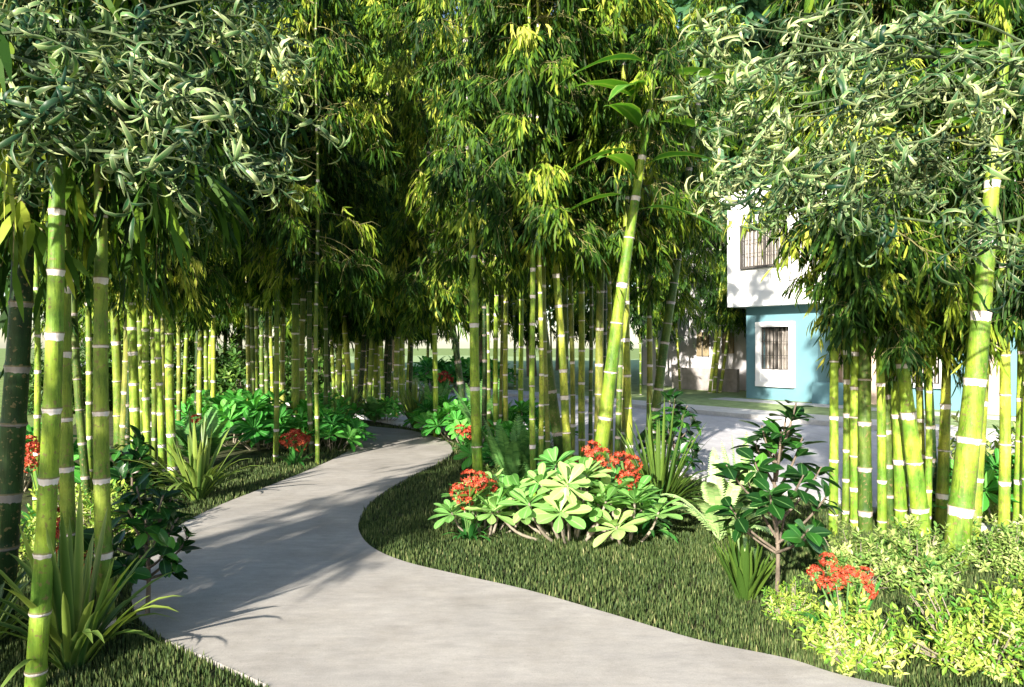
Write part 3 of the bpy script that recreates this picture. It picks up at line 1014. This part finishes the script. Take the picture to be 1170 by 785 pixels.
# ------------------------------------------------------------------ curly grey-green trees reaching over the top corners
def curly_tree(label, foot, tips, seed, nleaf=11, tmean=0.5, shoots=10, kl=1.0):
    r = np.random.RandomState(seed)
    t = thing('curly_leaved_tree', label, 'tree', (foot[0], foot[1], 0))
    F = np.array([foot[0], foot[1], 0.0])
    tb = MB()
    fork = np.array([0.05, 0.1, 1.9])
    tb.tube(smooth([(0, 0, -0.1), (0.02, 0.0, 0.7), (-0.03, 0.05, 1.4), fork, fork + (0.02, 0, 0.9), fork + (0.1, 0.1, 1.9)], 4), np.linspace(0.075, 0.03, 21), 10)
    link('trunk', tb.mesh('trunk', M_BARKG, True), t)
    lb = MB()
    T_ = np.array(tips) - F
    # a few limbs leave the fork, every spray grows from the nearest limb
    limbs = []
    for g in np.array_split(np.argsort(T_[:, 2]), 4):
        c = T_[g].mean(0)
        st = fork + (0, 0, r.uniform(0, 1.0))
        m1 = st * 0.62 + c * 0.38 + np.array([0, 0, 0.3]) + r.normal(0, 0.08, 3)
        m2 = st * 0.25 + c * 0.75 + r.normal(0, 0.10, 3)
        pts = smooth([st, m1, m2, c], 8)
        limbs.append((pts, g))
        bb = MB()
        bb.tube(pts, np.linspace(0.015, 0.005, len(pts)), 7)
        link('limb', bb.mesh('limb', M_GTWIG, True), t)
    Ps, Ds, Ns, Ls, Cs, Ts = [], [], [], [], [], []
    for pts_l, g in limbs:
        for gi in g:
            tip = T_[gi]
            j = int(len(pts_l) * r.uniform(0.45, 0.8))
            st = pts_l[j]
            mid = st * 0.5 + tip * 0.5 + r.normal(0, 0.09, 3) + np.array([0, 0, 0.1])
            pts = smooth([st, mid, tip], 8)
            bb = MB()
            bb.tube(pts, np.linspace(0.007, 0.003, len(pts)), 5)
            tip_t = tmean + r.uniform(-0.2, 0.2)
            for q in range(shoots):
                s_ = min(int(len(pts) * r.uniform(0.3, 1.0)), len(pts) - 1)
                p0 = pts[s_]
                ax = unit(pts[min(s_ + 1, len(pts) - 1)] - pts[max(s_ - 1, 0)])
                dv = unit(ax * 0.55 + r.normal(0, 0.6, 3) + np.array([0, 0, -0.35]))
                ln = r.uniform(0.14, 0.33)
                sg = np.linspace(0, 1, 5)
                sp = p0 + dv * ln * sg[:, None] - np.array([0, 0, 1]) * (0.35 * ln * sg ** 2)[:, None]
                bb.tube(sp, np.linspace(0.004, 0.002, 5), 4)
                tint0 = np.clip(tip_t + 0.16 * r.randn(), 0, 1)
                for k in range(nleaf):
                    al = (k + r.rand()) / nleaf * 0.85 + 0.15
                    p = p0 + dv * ln * al - np.array([0, 0, 0.35 * ln * al * al])
                    side = unit(np.cross(dv, r.normal(0, 1, 3)))
                    Dv = unit(dv * 0.65 + side * 0.8 + np.array([0, 0, -0.1]))
                    Ps.append(p); Ds.append(Dv)
                    Ns.append(unit(side * (0.8 if r.rand() < 0.45 else -0.8) + dv * 0.5 + r.normal(0, 0.35, 3)))
                    Ls.append(kl * r.uniform(0.10, 0.20)); Cs.append(r.uniform(1.7, 4.3)); Ts.append(np.clip(tint0 + 0.2 * r.randn(), 0, 1))
            link('branch', bb.mesh('branch', M_GTWIG), t)
    n = len(Ps)
    lb.leaves(np.array(Ps), np.array(Ds), np.array(Ns), np.array(Ls), np.array(Ls) * r.uniform(0.095, 0.14, n), [(0, 0.3), (0.2, 0.85), (0.42, 1.0), (0.65, 0.85), (0.85, 0.45), (1.0, 0.03)], fold=-0.22, cols=3, curl=np.array(Cs), tint=np.array(Ts))
    link('crown', lb.mesh('crown', M_SILVER, True), t)


def at_px(px, py, y):
    return ((px - 585) / FPX * y, y, EYE + (HOR - py) / FPX * y)


curly_tree('grey-green tree with curled leaves reaching over the front bamboos at top left', (-3.6, 2.3),
           [at_px(*p) for p in ((330, 60, 3.0), (300, 200, 2.8), (250, 130, 2.6), (210, 40, 2.8), (150, 150, 2.7), (120, 70, 2.5), (60, 120, 2.6), (40, 30, 2.7), (20, 190, 2.7), (200, 195, 3.2), (340, 130, 3.2), (290, 10, 3.0), (110, 10, 2.9), (10, 90, 3.0))], 21, 12, 0.33, 10, 0.9)  # lower tint mean puts the shade on this tree into its leaf colour
curly_tree('pale grey-green tree with curled leaves reaching over the right clump at top right', (4.2, 2.9),
           [at_px(*p) for p in ((800, 30, 3.6), (850, 70, 3.4), (900, 130, 3.4), (880, 200, 3.5), (960, 180, 3.3), (1010, 230, 3.5), (1060, 190, 3.6), (980, 60, 3.4), (1050, 40, 3.2), (1120, 260, 3.4), (920, 20, 3.7), (1130, 110, 3.3), (940, 250, 3.8), (1000, 120, 3.2), (840, 130, 3.8), (812, 160, 4.0), (842, 208, 4.0), (795, 90, 4.0), (868, 236, 4.1), (826, 190, 4.2))], 22, 11, 0.54, 9, 0.98)


# ------------------------------------------------------------------ understory plants
def strap_mesh(seed, n, L, W, spread=1.0, mat=None, arch=0.55, fold=0.18):
    r = np.random.RandomState(seed)
    az = r.uniform(0, 2 * np.pi, n)
    lean = (0.05 + 0.95 * r.rand(n) ** 0.8) * spread
    D = np.stack([np.cos(az) * lean, np.sin(az) * lean, np.ones(n)], 1)
    N = np.stack([-np.cos(az), -np.sin(az), lean], 1)
    P = np.stack([np.cos(az) * 0.07 * r.rand(n), np.sin(az) * 0.07 * r.rand(n), 0 * az], 1)
    ll = L * r.uniform(0.6, 1.12, n)
    b = MB()
    b.leaves(P, D, N, ll, W * r.uniform(0.75, 1.15, n), [(0, 0.75), (0.15, 0.9), (0.35, 1.0), (0.55, 0.95), (0.72, 0.75), (0.88, 0.42), (1.0, 0.03)], bend=-0.05, droop=arch * (0.12 + lean) * r.uniform(0.6, 1.3, n), fold=fold, cols=5)
    return b.mesh('leaves', mat or M_STRAP, True)


def simple(name, label, cat, me, loc, rz=0.0, sc=1.0, group=None):
    return tag(link(name, me, None, (loc[0], loc[1], 0), (0, 0, rz), sc), label, cat, group)


SG = 'strap-leaved plants'
simple('strap_leaf_plant', 'large strappy plant with long arching leaves behind the bright front bamboo', 'plant', strap_mesh(1, 52, 0.95, 0.044, 0.85, None, 0.65), G(84, 762), 0, 1, SG)
simple('strap_leaf_plant', 'strappy plant spilling in from the left edge below the dark bamboo', 'plant', strap_mesh(2, 46, 0.95, 0.040, 1.0, None, 0.7), G(-22, 745), 1, 1, SG)
simple('strap_leaf_plant', 'full strappy plant on the left lawn strip beside the far bend of the path', 'plant', strap_mesh(3, 70, 1.05, 0.052, 0.85, None, 0.65), G(226, 572), 2, 1, SG)
simple('strap_leaf_plant', 'tall strappy plant right of the red flowers in the centre bed', 'plant', strap_mesh(4, 120, 1.2, 0.038, 0.95, M_STRAPO, 0.75), G(752, 588), 3, 1, SG)
simple('strap_leaf_plant', 'short dense strappy tuft beside the slender trunk of the rubber plant', 'plant', strap_mesh(5, 50, 0.50, 0.036, 0.62, M_STRAPO, 0.3), G(852, 684), 0.5, 1, SG)
sm = strap_mesh(6, 60, 1.3, 0.05, 0.7)
simple('strap_leaf_plant', 'spiky strappy plant at the right of the path end before the road', 'plant', sm, G(474, 489), 0, 0.9, SG)
simple('strap_leaf_plant', 'spiky strappy plant left of the path end under the far thicket', 'plant', sm, G(398, 484), 1.7, 0.9, SG)
simple('strap_leaf_plant', 'small strappy plant half hidden behind the red flowers beside the path', 'plant', sm, G(382, 500), 3.1, 0.6, SG)


def trumpet_head(seed, n=26, rad=0.085):
    """a round truss of small open trumpet flowers, six pointed petals each"""
    r = np.random.RandomState(seed)
    b = MB()
    P, D, N = [], [], []
    for i in range(n):
        v = unit(r.normal(0, 1, 3) + np.array([0, 0, 0.5]))
        c = v * rad * r.uniform(0.7, 1.05)
        s = unit(np.cross(v, r.normal(0, 1, 3)))
        q = np.cross(v, s)
        for k in range(6):
            a = k * math.pi / 3
            e = math.cos(a) * s + math.sin(a) * q
            P.append(c)
            D.append(unit(e * 0.85 + v * 0.7))
            N.append(unit(v * 0.85 - e * 0.5))
    n2 = len(P)
    b.leaves(np.array(P), np.array(D), np.array(N), 0.034 * r.uniform(0.8, 1.15, n2), 0.016, [(0, 0.4), (0.5, 1.0), (1, 0.05)], bend=0.25, fold=0.1, cols=3, tint=np.repeat(r.rand(n), 6) * 0.75 + 0.25 * r.rand(n2))
    b.tube([(0, 0, -rad * 1.1), (0, 0, 0)], (0.006, 0.014), 6, mi=1)
    return b.mesh('flower_head', [M_PETAL, M_STALK])


HEADS = [trumpet_head(40 + 7 * i, 30, 0.078) for i in range(3)]
CL_LEAF = [strap_mesh(50 + i, 22, 0.5, 0.042, 1.2, M_STRAPD, 0.5, 0.1) for i in range(2)]
FG = 'red flowering clivias'


def clivia(label, loc, heads, sc=1.0, z=0.0, hs=1.0, leaves=True):
    """heads: (dx, dy, height) of each flower truss"""
    t = thing('red_flowering_plant', label, 'flower', (loc[0], loc[1], 0), 0, FG)
    if leaves:
        link('leaves', CL_LEAF[len(label) % 2], t, (0, 0, 0), (0, 0, len(label)), sc)
    for i, (dx, dy, h) in enumerate(heads):
        b = MB()
        b.tube(smooth([(dx * 0.1, dy * 0.1, 0), (dx * 0.5, dy * 0.5, h * 0.55), (dx, dy, h)], 4), 0.0055, 6)
        st = link('flower_stalk', b.mesh('flower_stalk', M_STALK), t)
        link('flower_head', HEADS[i % 3], st, (dx, dy, h), (0.2, 0.1, i * 1.3), hs)
    return t


def px_heads(foot, pts, y=None):
    """flower trusses seen at given pixels, at the depth of the plant's foot (plus a small offset each)"""
    x0, y0 = foot
    r = random.Random(int(1000 * x0))
    o = []
    for px, py in pts:
        dy = r.uniform(-0.12, 0.12)
        X, Y, Z = at_px(px, py, y0 + dy)
        o.append((X - x0, dy, Z))
    return o


f1 = G(678, 607)
clivia('red clivia with three clustered heads behind the bright rosette shrub', f1, px_heads(f1, [(688, 522), (666, 546), (684, 541), (664, 534), (700, 545), (676, 515)]), 1.1, 0, 1.0)
f1 = G(735, 612)
clivia('red clivia at the right end of the rosette shrub, beside the tall strappy plant', f1, px_heads(f1, [(722, 531), (716, 548), (727, 553), (710, 527)]), 1.25, 0, 1.0)
f1 = G(536, 617)
clivia('low red clivia at the left end of the rosette shrub under the lone bamboo', f1, px_heads(f1, [(537, 546), (524, 562), (541, 560), (558, 556), (531, 572), (548, 549)]), 0.8, 0, 0.85)
f1 = G(966, 742)
clivia('red clivia among the golden shrubs right of the rubber plant', f1, px_heads(f1, [(946, 640), (932, 655), (957, 656), (945, 668), (957, 664), (988, 657), (993, 676), (970, 655)]), 0.95, 0, 0.5)
f1 = G(336, 531)
clivia('red clivia before the bamboos on the left of the path, beside the bright groundcover', f1, px_heads(f1, [(328, 503), (337, 498), (346, 502), (333, 506), (342, 507)]), 1.0, 0, 1.15)
f1 = G(533, 516)
clivia('small red clivia beside the path bend, left of the lone bamboo', f1, px_heads(f1, [(526, 491), (534, 496), (540, 492)]), 0.9, 0, 1.0)
f1 = G(507, 449)
clivia('orange red flower clump on the verge beyond the road', f1, px_heads(f1, [(503, 432), (508, 430), (512, 434)]), 1.6, 0, 2.2)
f1 = G(66, 690)
clivia('tall red clivia among the front left bamboo canes', f1, px_heads(f1, [(67, 620), (62, 604), (70, 592), (104, 632), (71, 638), (107, 640), (100, 662), (72, 612)]), 0.7, 0, 0.75)
f1 = G(52, 612)
clivia('red clivia behind the front left bamboos, before the golden bush', f1, px_heads(f1, [(34, 506), (36, 514), (68, 545), (66, 556), (33, 530), (70, 540)]), 1.0, 0, 0.8)
f1 = G(222, 535)
clivia('single small red clivia glimpsed under the ferns of the left thicket', f1, px_heads(f1, [(224, 479)]), 0.8, 0, 0.8)


def rosette_shrub(seed, nstem, rx, ry, h, L, mat, per=8, wid=0.42):
    """low shrub: bare stems from the base, a whorl of paddle leaves at each tip; returns (stem meshes, foliage mesh)"""
    r = np.random.RandomState(seed)
    stems = []
    P, D, N, T = [], [], [], []
    for i in range(nstem):
        a = 2.4 * i + r.uniform(-0.3, 0.3)
        q = math.sqrt((i + 0.5) / nstem)
        tip = np.array([math.cos(a) * rx * q, math.sin(a) * ry * q, h * (1.0 - 0.62 * q * q) * r.uniform(0.85, 1.1)])
        st = np.array([tip[0] * 0.35, tip[1] * 0.35, -0.02])
        b = MB()
        pts = smooth([st, st * 0.4 + tip * 0.6 - (0, 0, 0.12 * h), tip], 5)
        b.tube(pts, np.linspace(0.015, 0.009, len(pts)), 6)
        stems.append(b.mesh('stem', M_STEM, True))
        ax = unit(tip * np.array([0.45, 0.45, 0]) + np.array([0, 0, 0.55]) + r.normal(0, 0.12, 3))
        s = unit(np.cross(ax, [0.3, 1, 0.1]))
        t = np.cross(ax, s)
        t0 = np.clip(0.5 + 0.2 * r.randn(), 0, 1)
        for layer, (cnt, el, kl) in enumerate(((per, 0.22, 1.0), (per - 3, 0.75, 0.8))):
            for k in range(cnt):
                an = 2 * math.pi * k / cnt + layer * 0.4 + r.uniform(-0.2, 0.2)
                e = math.cos(an) * s + math.sin(an) * t
                ee = el + r.uniform(-0.18, 0.2)
                P.append(tip + ax * (0.03 * layer - 0.015) + e * 0.01)
                D.append(e * math.cos(ee) + ax * math.sin(ee))
                N.append(ax * math.cos(ee) - e * math.sin(ee))
                T.append((np.clip(t0 + 0.15 * r.randn(), 0, 1), kl))
    n = len(P)
    T = np.array(T)
    LL = L * T[:, 1] * r.uniform(0.8, 1.12, n)
    b = MB()
    b.leaves(np.array(P), np.array(D), np.array(N), LL, LL * wid * r.uniform(0.9, 1.1, n), [(0, 0.10), (0.18, 0.28), (0.4, 0.66), (0.6, 0.96), (0.78, 1.0), (0.91, 0.72), (0.975, 0.4), (1.0, 0.08)], bend=r.uniform(0.0, 0.3, n), fold=0.10, cols=5, tint=T[:, 0])
    return stems, b.mesh('foliage', mat, True)


def rosette(label, loc, stems, fol, rz=0.0, sc=1.0, name='rosette_shrub', group='rosette-leaved shrubs'):
    t = thing(name, label, 'shrub', (loc[0], loc[1], 0), rz, group, sc)
    for m in stems:
        link('stem', m, t)
    link('foliage', fol, t)
    return t


s1, f1 = rosette_shrub(61, 19, 0.66, 0.42, 0.60, 0.225, M_ROSE)
rosette('large bright green rosette shrub at the front of the centre bed', G(652, 615), s1, f1, 0.3)
s2, f2 = rosette_shrub(62, 12, 0.46, 0.36, 0.48, 0.23, M_ROSE)
rosette('bright rosette shrub at the left end of the centre bed under the low red flowers', G(556, 610), s2, f2, 1.1, 0.88)
s3, f3 = rosette_shrub(63, 9, 0.36, 0.32, 0.42, 0.22, M_ROSE)
rosette('bright rosette shrub at the right end of the centre bed', G(716, 618), s3, f3, 0.2)
s4, f4 = rosette_shrub(64, 16, 0.85, 0.75, 0.75, 0.34, M_GROSE)
g0 = None
GREENS = [
    (345, 512, 'vivid green rosette shrub behind the red clivia on the left of the path', 0.8), (380, 514, 'vivid green rosette shrub leaning over the left path edge at the bend', 0.68),
    (300, 512, 'vivid green rosette shrub left of the red clivia under the olive bamboos', 0.95), (265, 505, 'vivid green rosette shrub behind the full strappy plant', 0.9),
    (372, 495, 'vivid green rosette shrub in the left bed just before the path end', 0.8), (240, 492, 'vivid green rosette shrub between ferns of the left thicket', 0.8),
    (440, 482, 'vivid green rosette shrub right behind the path end', 0.55), (506, 496, 'vivid green rosette shrub on the right of the path end beside the spiky plant', 0.75),
    (530, 505, 'vivid green rosette shrub beside the path bend under the dark leaning bamboo', 0.75), (540, 500, 'vivid green rosette shrub before the road behind the small red clivia', 0.6),
    (575, 535, 'vivid green rosette shrub behind the lone bamboo in the centre bed', 0.65), (602, 512, 'vivid green rosette shrub deep in the centre clump near the road', 0.8),
    (20, 560, 'vivid green rosette shrub behind the very dark bamboo at the left edge', 0.8), (520, 446, 'vivid green shrub on the verge beyond the road, right of the orange flowers', 1.3), (495, 447, 'vivid green shrub on the verge beyond the road, left of the orange flowers', 1.3),
    (1150, 600, 'vivid green rosette shrub behind the right clump at the right edge', 0.7), (560, 446, 'vivid green shrub on the verge beyond the road above the lone bamboo foot', 1.2),
]
g0 = rosette(GREENS[0][2], G(*GREENS[0][:2]), s4, f4, 0, GREENS[0][3], 'rosette_shrub', 'vivid green rosette shrubs')
for i, (px, py, lab, sc) in enumerate(GREENS[1:]):
    copy_tree(g0, (*G(px, py), 0), 1.9 * (i + 1), lab, sc)


def rubber_plant(label, loc, h, rx, trunk_h, tips, L, seed, rz=0.0):
    r = np.random.RandomState(seed)
    t = thing('rubber_plant', label, 'plant', (loc[0], loc[1], 0), rz, 'dark glossy-leaved plants')
    b = MB()
    top = np.array([0.0, 0, h * 0.8])
    b.tube(smooth([(0, 0, -0.03), (0.01, 0, h * 0.3), (-0.01, 0.01, h * 0.55), top], 5), np.linspace(0.015, 0.007, 16), 8)
    link('trunk', b.mesh('trunk', M_BARKG, True), t)
    P, D, N, T = [], [], [], []
    for i in range(tips):
        a = 2.4 * i
        q = (i + 0.5) / tips
        z = trunk_h + (h - trunk_h) * q
        rad = rx * (0.55 + 0.45 * math.sin(math.pi * min(1, q * 0.9 + 0.15))) * r.uniform(0.65, 1.1) * (1 - 0.55 * q)
        tip = np.array([math.cos(a) * rad, math.sin(a) * rad, z * r.uniform(0.92, 1.05)])
        st = np.array([0, 0, max(trunk_h * 0.7, z - 0.25 * h)]) if z - 0.25 * h < h * 0.78 else top
        bb = MB()
        pts = smooth([st, st * 0.4 + tip * 0.6 - (0, 0, 0.03), tip], 4)
        bb.tube(pts, np.linspace(0.010, 0.005, len(pts)), 5)
        link('branch', bb.mesh('branch', M_BARKG, True), t)
        ax = unit(tip - st + np.array([0, 0, 0.15]))
        s = unit(np.cross(ax, [0.2, 0.9, 0.3]))
        u = np.cross(ax, s)
        for k in range(11):
            an = 2.4 * k
            el = r.uniform(-0.1, 1.05)
            e = math.cos(an) * s + math.sin(an) * u
            P.append(tip - ax * r.uniform(0, 0.13))
            D.append(unit(e * math.cos(el) + ax * math.sin(el) - np.array([0, 0, 0.15])))
            N.append(ax * math.cos(el) - e * math.sin(el) + np.array([0, 0, 0.2]))
            T.append(r.rand())
    n = len(P)
    lb = MB()
    LL = L * r.uniform(0.7, 1.12, n)
    lb.leaves(np.array(P), np.array(D), np.array(N), LL, LL * 0.56, [(0, 0.06), (0.10, 0.08), (0.24, 0.6), (0.42, 0.92), (0.6, 1.0), (0.78, 0.78), (0.92, 0.36), (1.0, 0.03)], bend=r.uniform(0.05, 0.35, n), fold=0.13, cols=5, tint=np.array(T))
    link('foliage', lb.mesh('foliage', M_RUBBER, True), t)
    return t


rubber_plant('slender rubber plant with pale trunk and big dark leaves on the right lawn', G(887, 698), 1.22, 0.43, 0.50, 19, 0.145, 71)
rubber_plant('dark leafy shrub behind the green bamboo left of the path', G(168, 705), 0.80, 0.36, 0.32, 16, 0.125, 72)
rubber_plant('small dark leafy shrub at the foot of the left thicket', G(150, 570), 0.62, 0.36, 0.15, 9, 0.20, 73)
rubber_plant('dark leafy bush by the road behind the tall strappy plant', G(770, 548), 1.05, 0.42, 0.25, 16, 0.17, 74)


def fern_mesh(seed, n, L, mat, pin=0.11, arch=0.6, pairs=24, upright=1.0):
    r = np.random.RandomState(seed)
    b = MB()
    for i in range(n):
        az = 2.4 * i + r.uniform(-0.3, 0.3)
        lean = r.uniform(0.15, 0.9) / upright
        ln = L * r.uniform(0.7, 1.1)
        s = np.linspace(0, 1, 9)
        d = np.array([math.cos(az), math.sin(az), 0])
        dirv = unit(d * lean + np.array([0, 0, 1.0]))
        pts = dirv * (ln * s)[:, None] - np.array([0, 0, 1]) * (arch * lean * ln * s ** 2)[:, None]
        b.tube(pts, np.linspace(0.006, 0.002, 9), 4, np.tile([0.4, 0.2, 0, 1], (9, 1)))
        q = np.linspace(0.1, 0.99, pairs)
        c = np.stack([np.interp(q, s, pts[:, k]) for k in range(3)], 1)
        tg = unit(np.gradient(c, axis=0))
        sd = unit(np.cross(tg, [0, 0, 1.0]))
        nn = np.cross(sd, tg)
        w_ = pin * np.sin(np.pi * np.clip(q * 0.88 + 0.12, 0, 1)) ** 0.7 + 0.006
        for sg in (1, -1):
            b.leaves(c, sd * sg + tg * 0.35, nn, w_ * r.uniform(0.9, 1.1, pairs), w_ * 0.26 + 0.004, [(0, 0.8), (0.5, 1), (1, 0.1)], bend=0.15, tint=np.clip(0.5 + 0.25 * r.randn(pairs), 0, 1))
    return b.mesh('fern', mat)


FNG = 'ferns'
fa = fern_mesh(81, 15, 0.95, M_FERN, 0.10, 0.5, 26, 1.5)
fb_ = fern_mesh(82, 14, 1.0, M_FERN, 0.15, 0.75, 22, 1.0)
simple('fern', 'upright fern right of the lone bamboo in the centre bed', 'fern', fa, G(583, 558), 0, 1, FNG)
simple('fern', 'upright fern among the centre canes above the rosette shrub', 'fern', fa, G(602, 556), 2, 0.95, FNG)
simple('fern', 'broad fern in the left thicket behind the full strappy plant', 'fern', fb_, G(228, 532), 0, 1.1, FNG)
simple('fern', 'broad arching fern at the back of the left bed among the rosette shrubs', 'fern', fb_, G(252, 500), 1, 1.2, FNG)
simple('fern', 'dark fern at the end of the path under the far thicket', 'fern', fb_, G(428, 483), 2, 0.9, FNG)
simple('fern', 'light upright fern between the spiky strappy plant and the road', 'fern', fa, G(494, 489), 3, 1.2, FNG)
simple('fern', 'tall upright fern beside the road near the dark leaning bamboo', 'fern', fa, G(556, 512), 1, 1.3, FNG)
simple('fern', 'pale fern with long fronds arching left behind the rubber plant', 'fern', fern_mesh(83, 13, 1.0, M_PFERN, 0.06, 1.0, 34, 0.8), G(822, 618), 0.4, 1.15, FNG)
simple('fern', 'pale upright fern at the road edge above the rubber plant', 'fern', fern_mesh(84, 9, 0.85, M_PFERN, 0.06, 0.5, 30, 1.6), G(846, 592), 0.4, 1, FNG)


def bush(seed, rx, ry, h, n, L, mat, wid=0.42):
    """dense mound of short leafy shoots; returns (stems, foliage)"""
    r = np.random.RandomState(seed)
    sb, b = MB(), MB()
    P, D, N, T = [], [], [], []
    for i in range(n):
        a = r.uniform(0, 2 * np.pi)
        v = r.uniform(0, 1)
        el = math.asin(v ** 0.8)
        q = r.uniform(0.15, 1.0) ** 0.45
        lump = 1 + 0.22 * math.sin(3 * a + seed + 2 * el) + 0.16 * math.sin(7 * a + 4 * el + seed)
        tip = np.array([math.cos(a) * math.cos(el) * rx, math.sin(a) * math.cos(el) * ry, math.sin(el) * h + 0.04]) * q * lump
        base = tip * np.array([0.3, 0.3, 0.0])
        if i % 4 == 0:
            sb.tube(np.stack([base, base * 0.3 + tip * 0.7, tip]), (0.005, 0.004, 0.002), 4)
        ax = unit(tip * np.array([1 / rx, 1 / ry, 1 / h]) * 0.6 + np.array([0, 0, 0.6]) + r.normal(0, 0.3, 3))
        s = unit(np.cross(ax, r.normal(0, 1, 3)))
        u = np.cross(ax, s)
        t0 = np.clip(0.30 + 0.55 * (q - 0.72) / 0.28 * 0.7 + 0.16 * r.randn(), 0, 1) if False else np.clip(0.52 + 0.24 * r.randn(), 0, 1)
        for k in range(7):
            an = 2.4 * k
            e2 = 0.1 + 0.16 * k
            e = math.cos(an) * s + math.sin(an) * u
            P.append(tip - ax * (0.06 - 0.012 * k))
            D.append(e * math.cos(e2) + ax * math.sin(e2))
            N.append(ax * math.cos(e2) - e * math.sin(e2))
            T.append(np.clip(t0 + 0.12 * r.randn(), 0, 1))
    m = len(P)
    LL = L * r.uniform(0.65, 1.15, m)
    b.leaves(np.array(P), np.array(D), np.array(N), LL, LL * wid, [(0, 0.12), (0.3, 0.85), (0.6, 1.0), (0.85, 0.55), (1.0, 0.04)], bend=r.uniform(0, 0.3, m), fold=0.15, cols=3, tint=np.array(T))
    return sb.mesh('stems', M_STEM), b.mesh('foliage', mat)


GG = 'golden and pale shrubs'


def shrub(label, loc, ms, rz=0.0, sc=1.0):
    t = thing('leafy_shrub', label, 'shrub', (loc[0], loc[1], 0), rz, GG, sc)
    link('stems', ms[0], t)
    link('foliage', ms[1], t)
    return t


b1 = bush(91, 0.25, 0.23, 0.27, 250, 0.042, M_GOLD)
b2 = bush(92, 0.36, 0.30, 0.30, 380, 0.042, M_GOLD)
b3 = bush(93, 0.50, 0.36, 0.46, 420, 0.066, M_OLIVE)
shrub('rounded golden shrub before the red clivia at the lower right', G(972, 757), b1)
shrub('wide golden shrub in the lower right corner beside the lawn', G(1122, 762), b2)
shrub('golden shrub at the lower right edge behind the corner one', G(1190, 735), b2, 2.0, 0.95)
shrub('small golden shrub tucked against the rubber plant trunk', G(905, 708), b1, 2.0, 0.62)
shrub('pale olive shrub at the foot of the right clump behind the red clivia', G(985, 668), b3, 0, 0.68)
shrub('pale olive shrub before the thickest bamboo at right', G(1050, 664), b3, 1.3, 0.72)
shrub('pale olive shrub at the right edge behind the thickest bamboo', G(1150, 652), b3, 2.3, 0.66)
shrub('golden bush glimpsed between the front left bamboo canes', G(100, 622), b2, 0.5, 1.3)
shrub('golden bush left of the bright front bamboo behind the clivia', G(48, 640), b2, 1.5, 0.9)
shrub('pale olive bush behind the right clump at the right edge', G(1140, 590), b3, 0.4, 1.5)
shrub('pale olive shrub low in the centre bed behind the rosette shrub', G(560, 560), b3, 0.4, 0.5)


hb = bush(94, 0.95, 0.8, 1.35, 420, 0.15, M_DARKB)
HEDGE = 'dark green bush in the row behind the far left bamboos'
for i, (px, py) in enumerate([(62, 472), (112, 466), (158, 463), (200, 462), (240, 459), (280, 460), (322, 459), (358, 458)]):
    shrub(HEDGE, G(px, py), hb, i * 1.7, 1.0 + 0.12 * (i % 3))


# ------------------------------------------------------------------ trees far behind
def tree_meshes(seed, h, rx):
    r = np.random.RandomState(seed)
    tb = MB()
    tb.tube(smooth([(0, 0, -0.2), (0.1, 0, h * 0.25), (0, 0.1, h * 0.55), (0.1, 0, h * 0.85)], 5), np.linspace(0.28, 0.06, 16), 9)
    lob = []
    for i in range(16):
        a = 2.4 * i
        z = h * r.uniform(0.30, 0.95)
        rad = rx * r.uniform(0.25, 0.75) * (1.15 - 0.6 * z / h)
        c = np.array([math.cos(a) * rad, math.sin(a) * rad, z])
        lob.append((c, rx * r.uniform(0.28, 0.5)))
        tb.tube(smooth([(0, 0, z * 0.6), c * np.array([0.5, 0.5, 0.9]), c], 3), np.linspace(0.09, 0.02, 7), 5)
    P, D, N, T = [], [], [], []
    for c, q in lob:
        k = 420
        v = unit(r.normal(0, 1, (k, 3)))
        P.append(c + v * q * r.uniform(0.4, 1.05, (k, 1)) * np.array([1, 1, 0.75]))
        D.append(unit(v * 0.4 + r.normal(0, 0.6, (k, 3)) + [0, 0, -0.4]))
        N.append(unit(v + r.normal(0, 0.4, (k, 3)) + [0, 0, 0.5]))
        T.append(np.clip(0.5 + 0.18 * r.randn() + 0.16 * r.randn(k), 0, 1))
    P, D, N, T = map(np.concatenate, (P, D, N, T))
    fb = MB()
    n = len(P)
    fb.leaves(P, D, N, 0.42 * r.uniform(0.6, 1.2, n), 0.2 * r.uniform(0.7, 1.2, n), [(0, 0.2), (0.5, 1.0), (1, 0.1)], bend=0.2, tint=T)
    return tb.mesh('trunk', M_BARKG, True), fb.mesh('crown', M_TREEL)


TM = [tree_meshes(i, 11.0, 4.2) for i in (31, 32, 33)]
TREELAB = 'leafy tree in the row far behind the bamboos'
for i, (x, y, s) in enumerate([(-30, 30, 1.1), (-24, 33, 1.2), (-18, 36, 1.15), (-12.5, 38, 1.3), (-7, 41, 1.2), (-2, 43, 1.3), (3, 42, 1.25), (8, 40, 1.35), (13, 37, 1.3), (18, 32, 1.2), (-36, 25, 1.1), (-9, 31, 0.95), (1, 34, 1.0), (23, 29, 1.2), (12, 27, 1.9), (17, 24, 1.6), (10, 31, 1.9)]):
    t = thing('tree', TREELAB, 'tree', (x, y, 0), i * 1.3, 'trees far behind', s)
    link('trunk', TM[i % 3][0], t)
    link('crown', TM[i % 3][1], t)
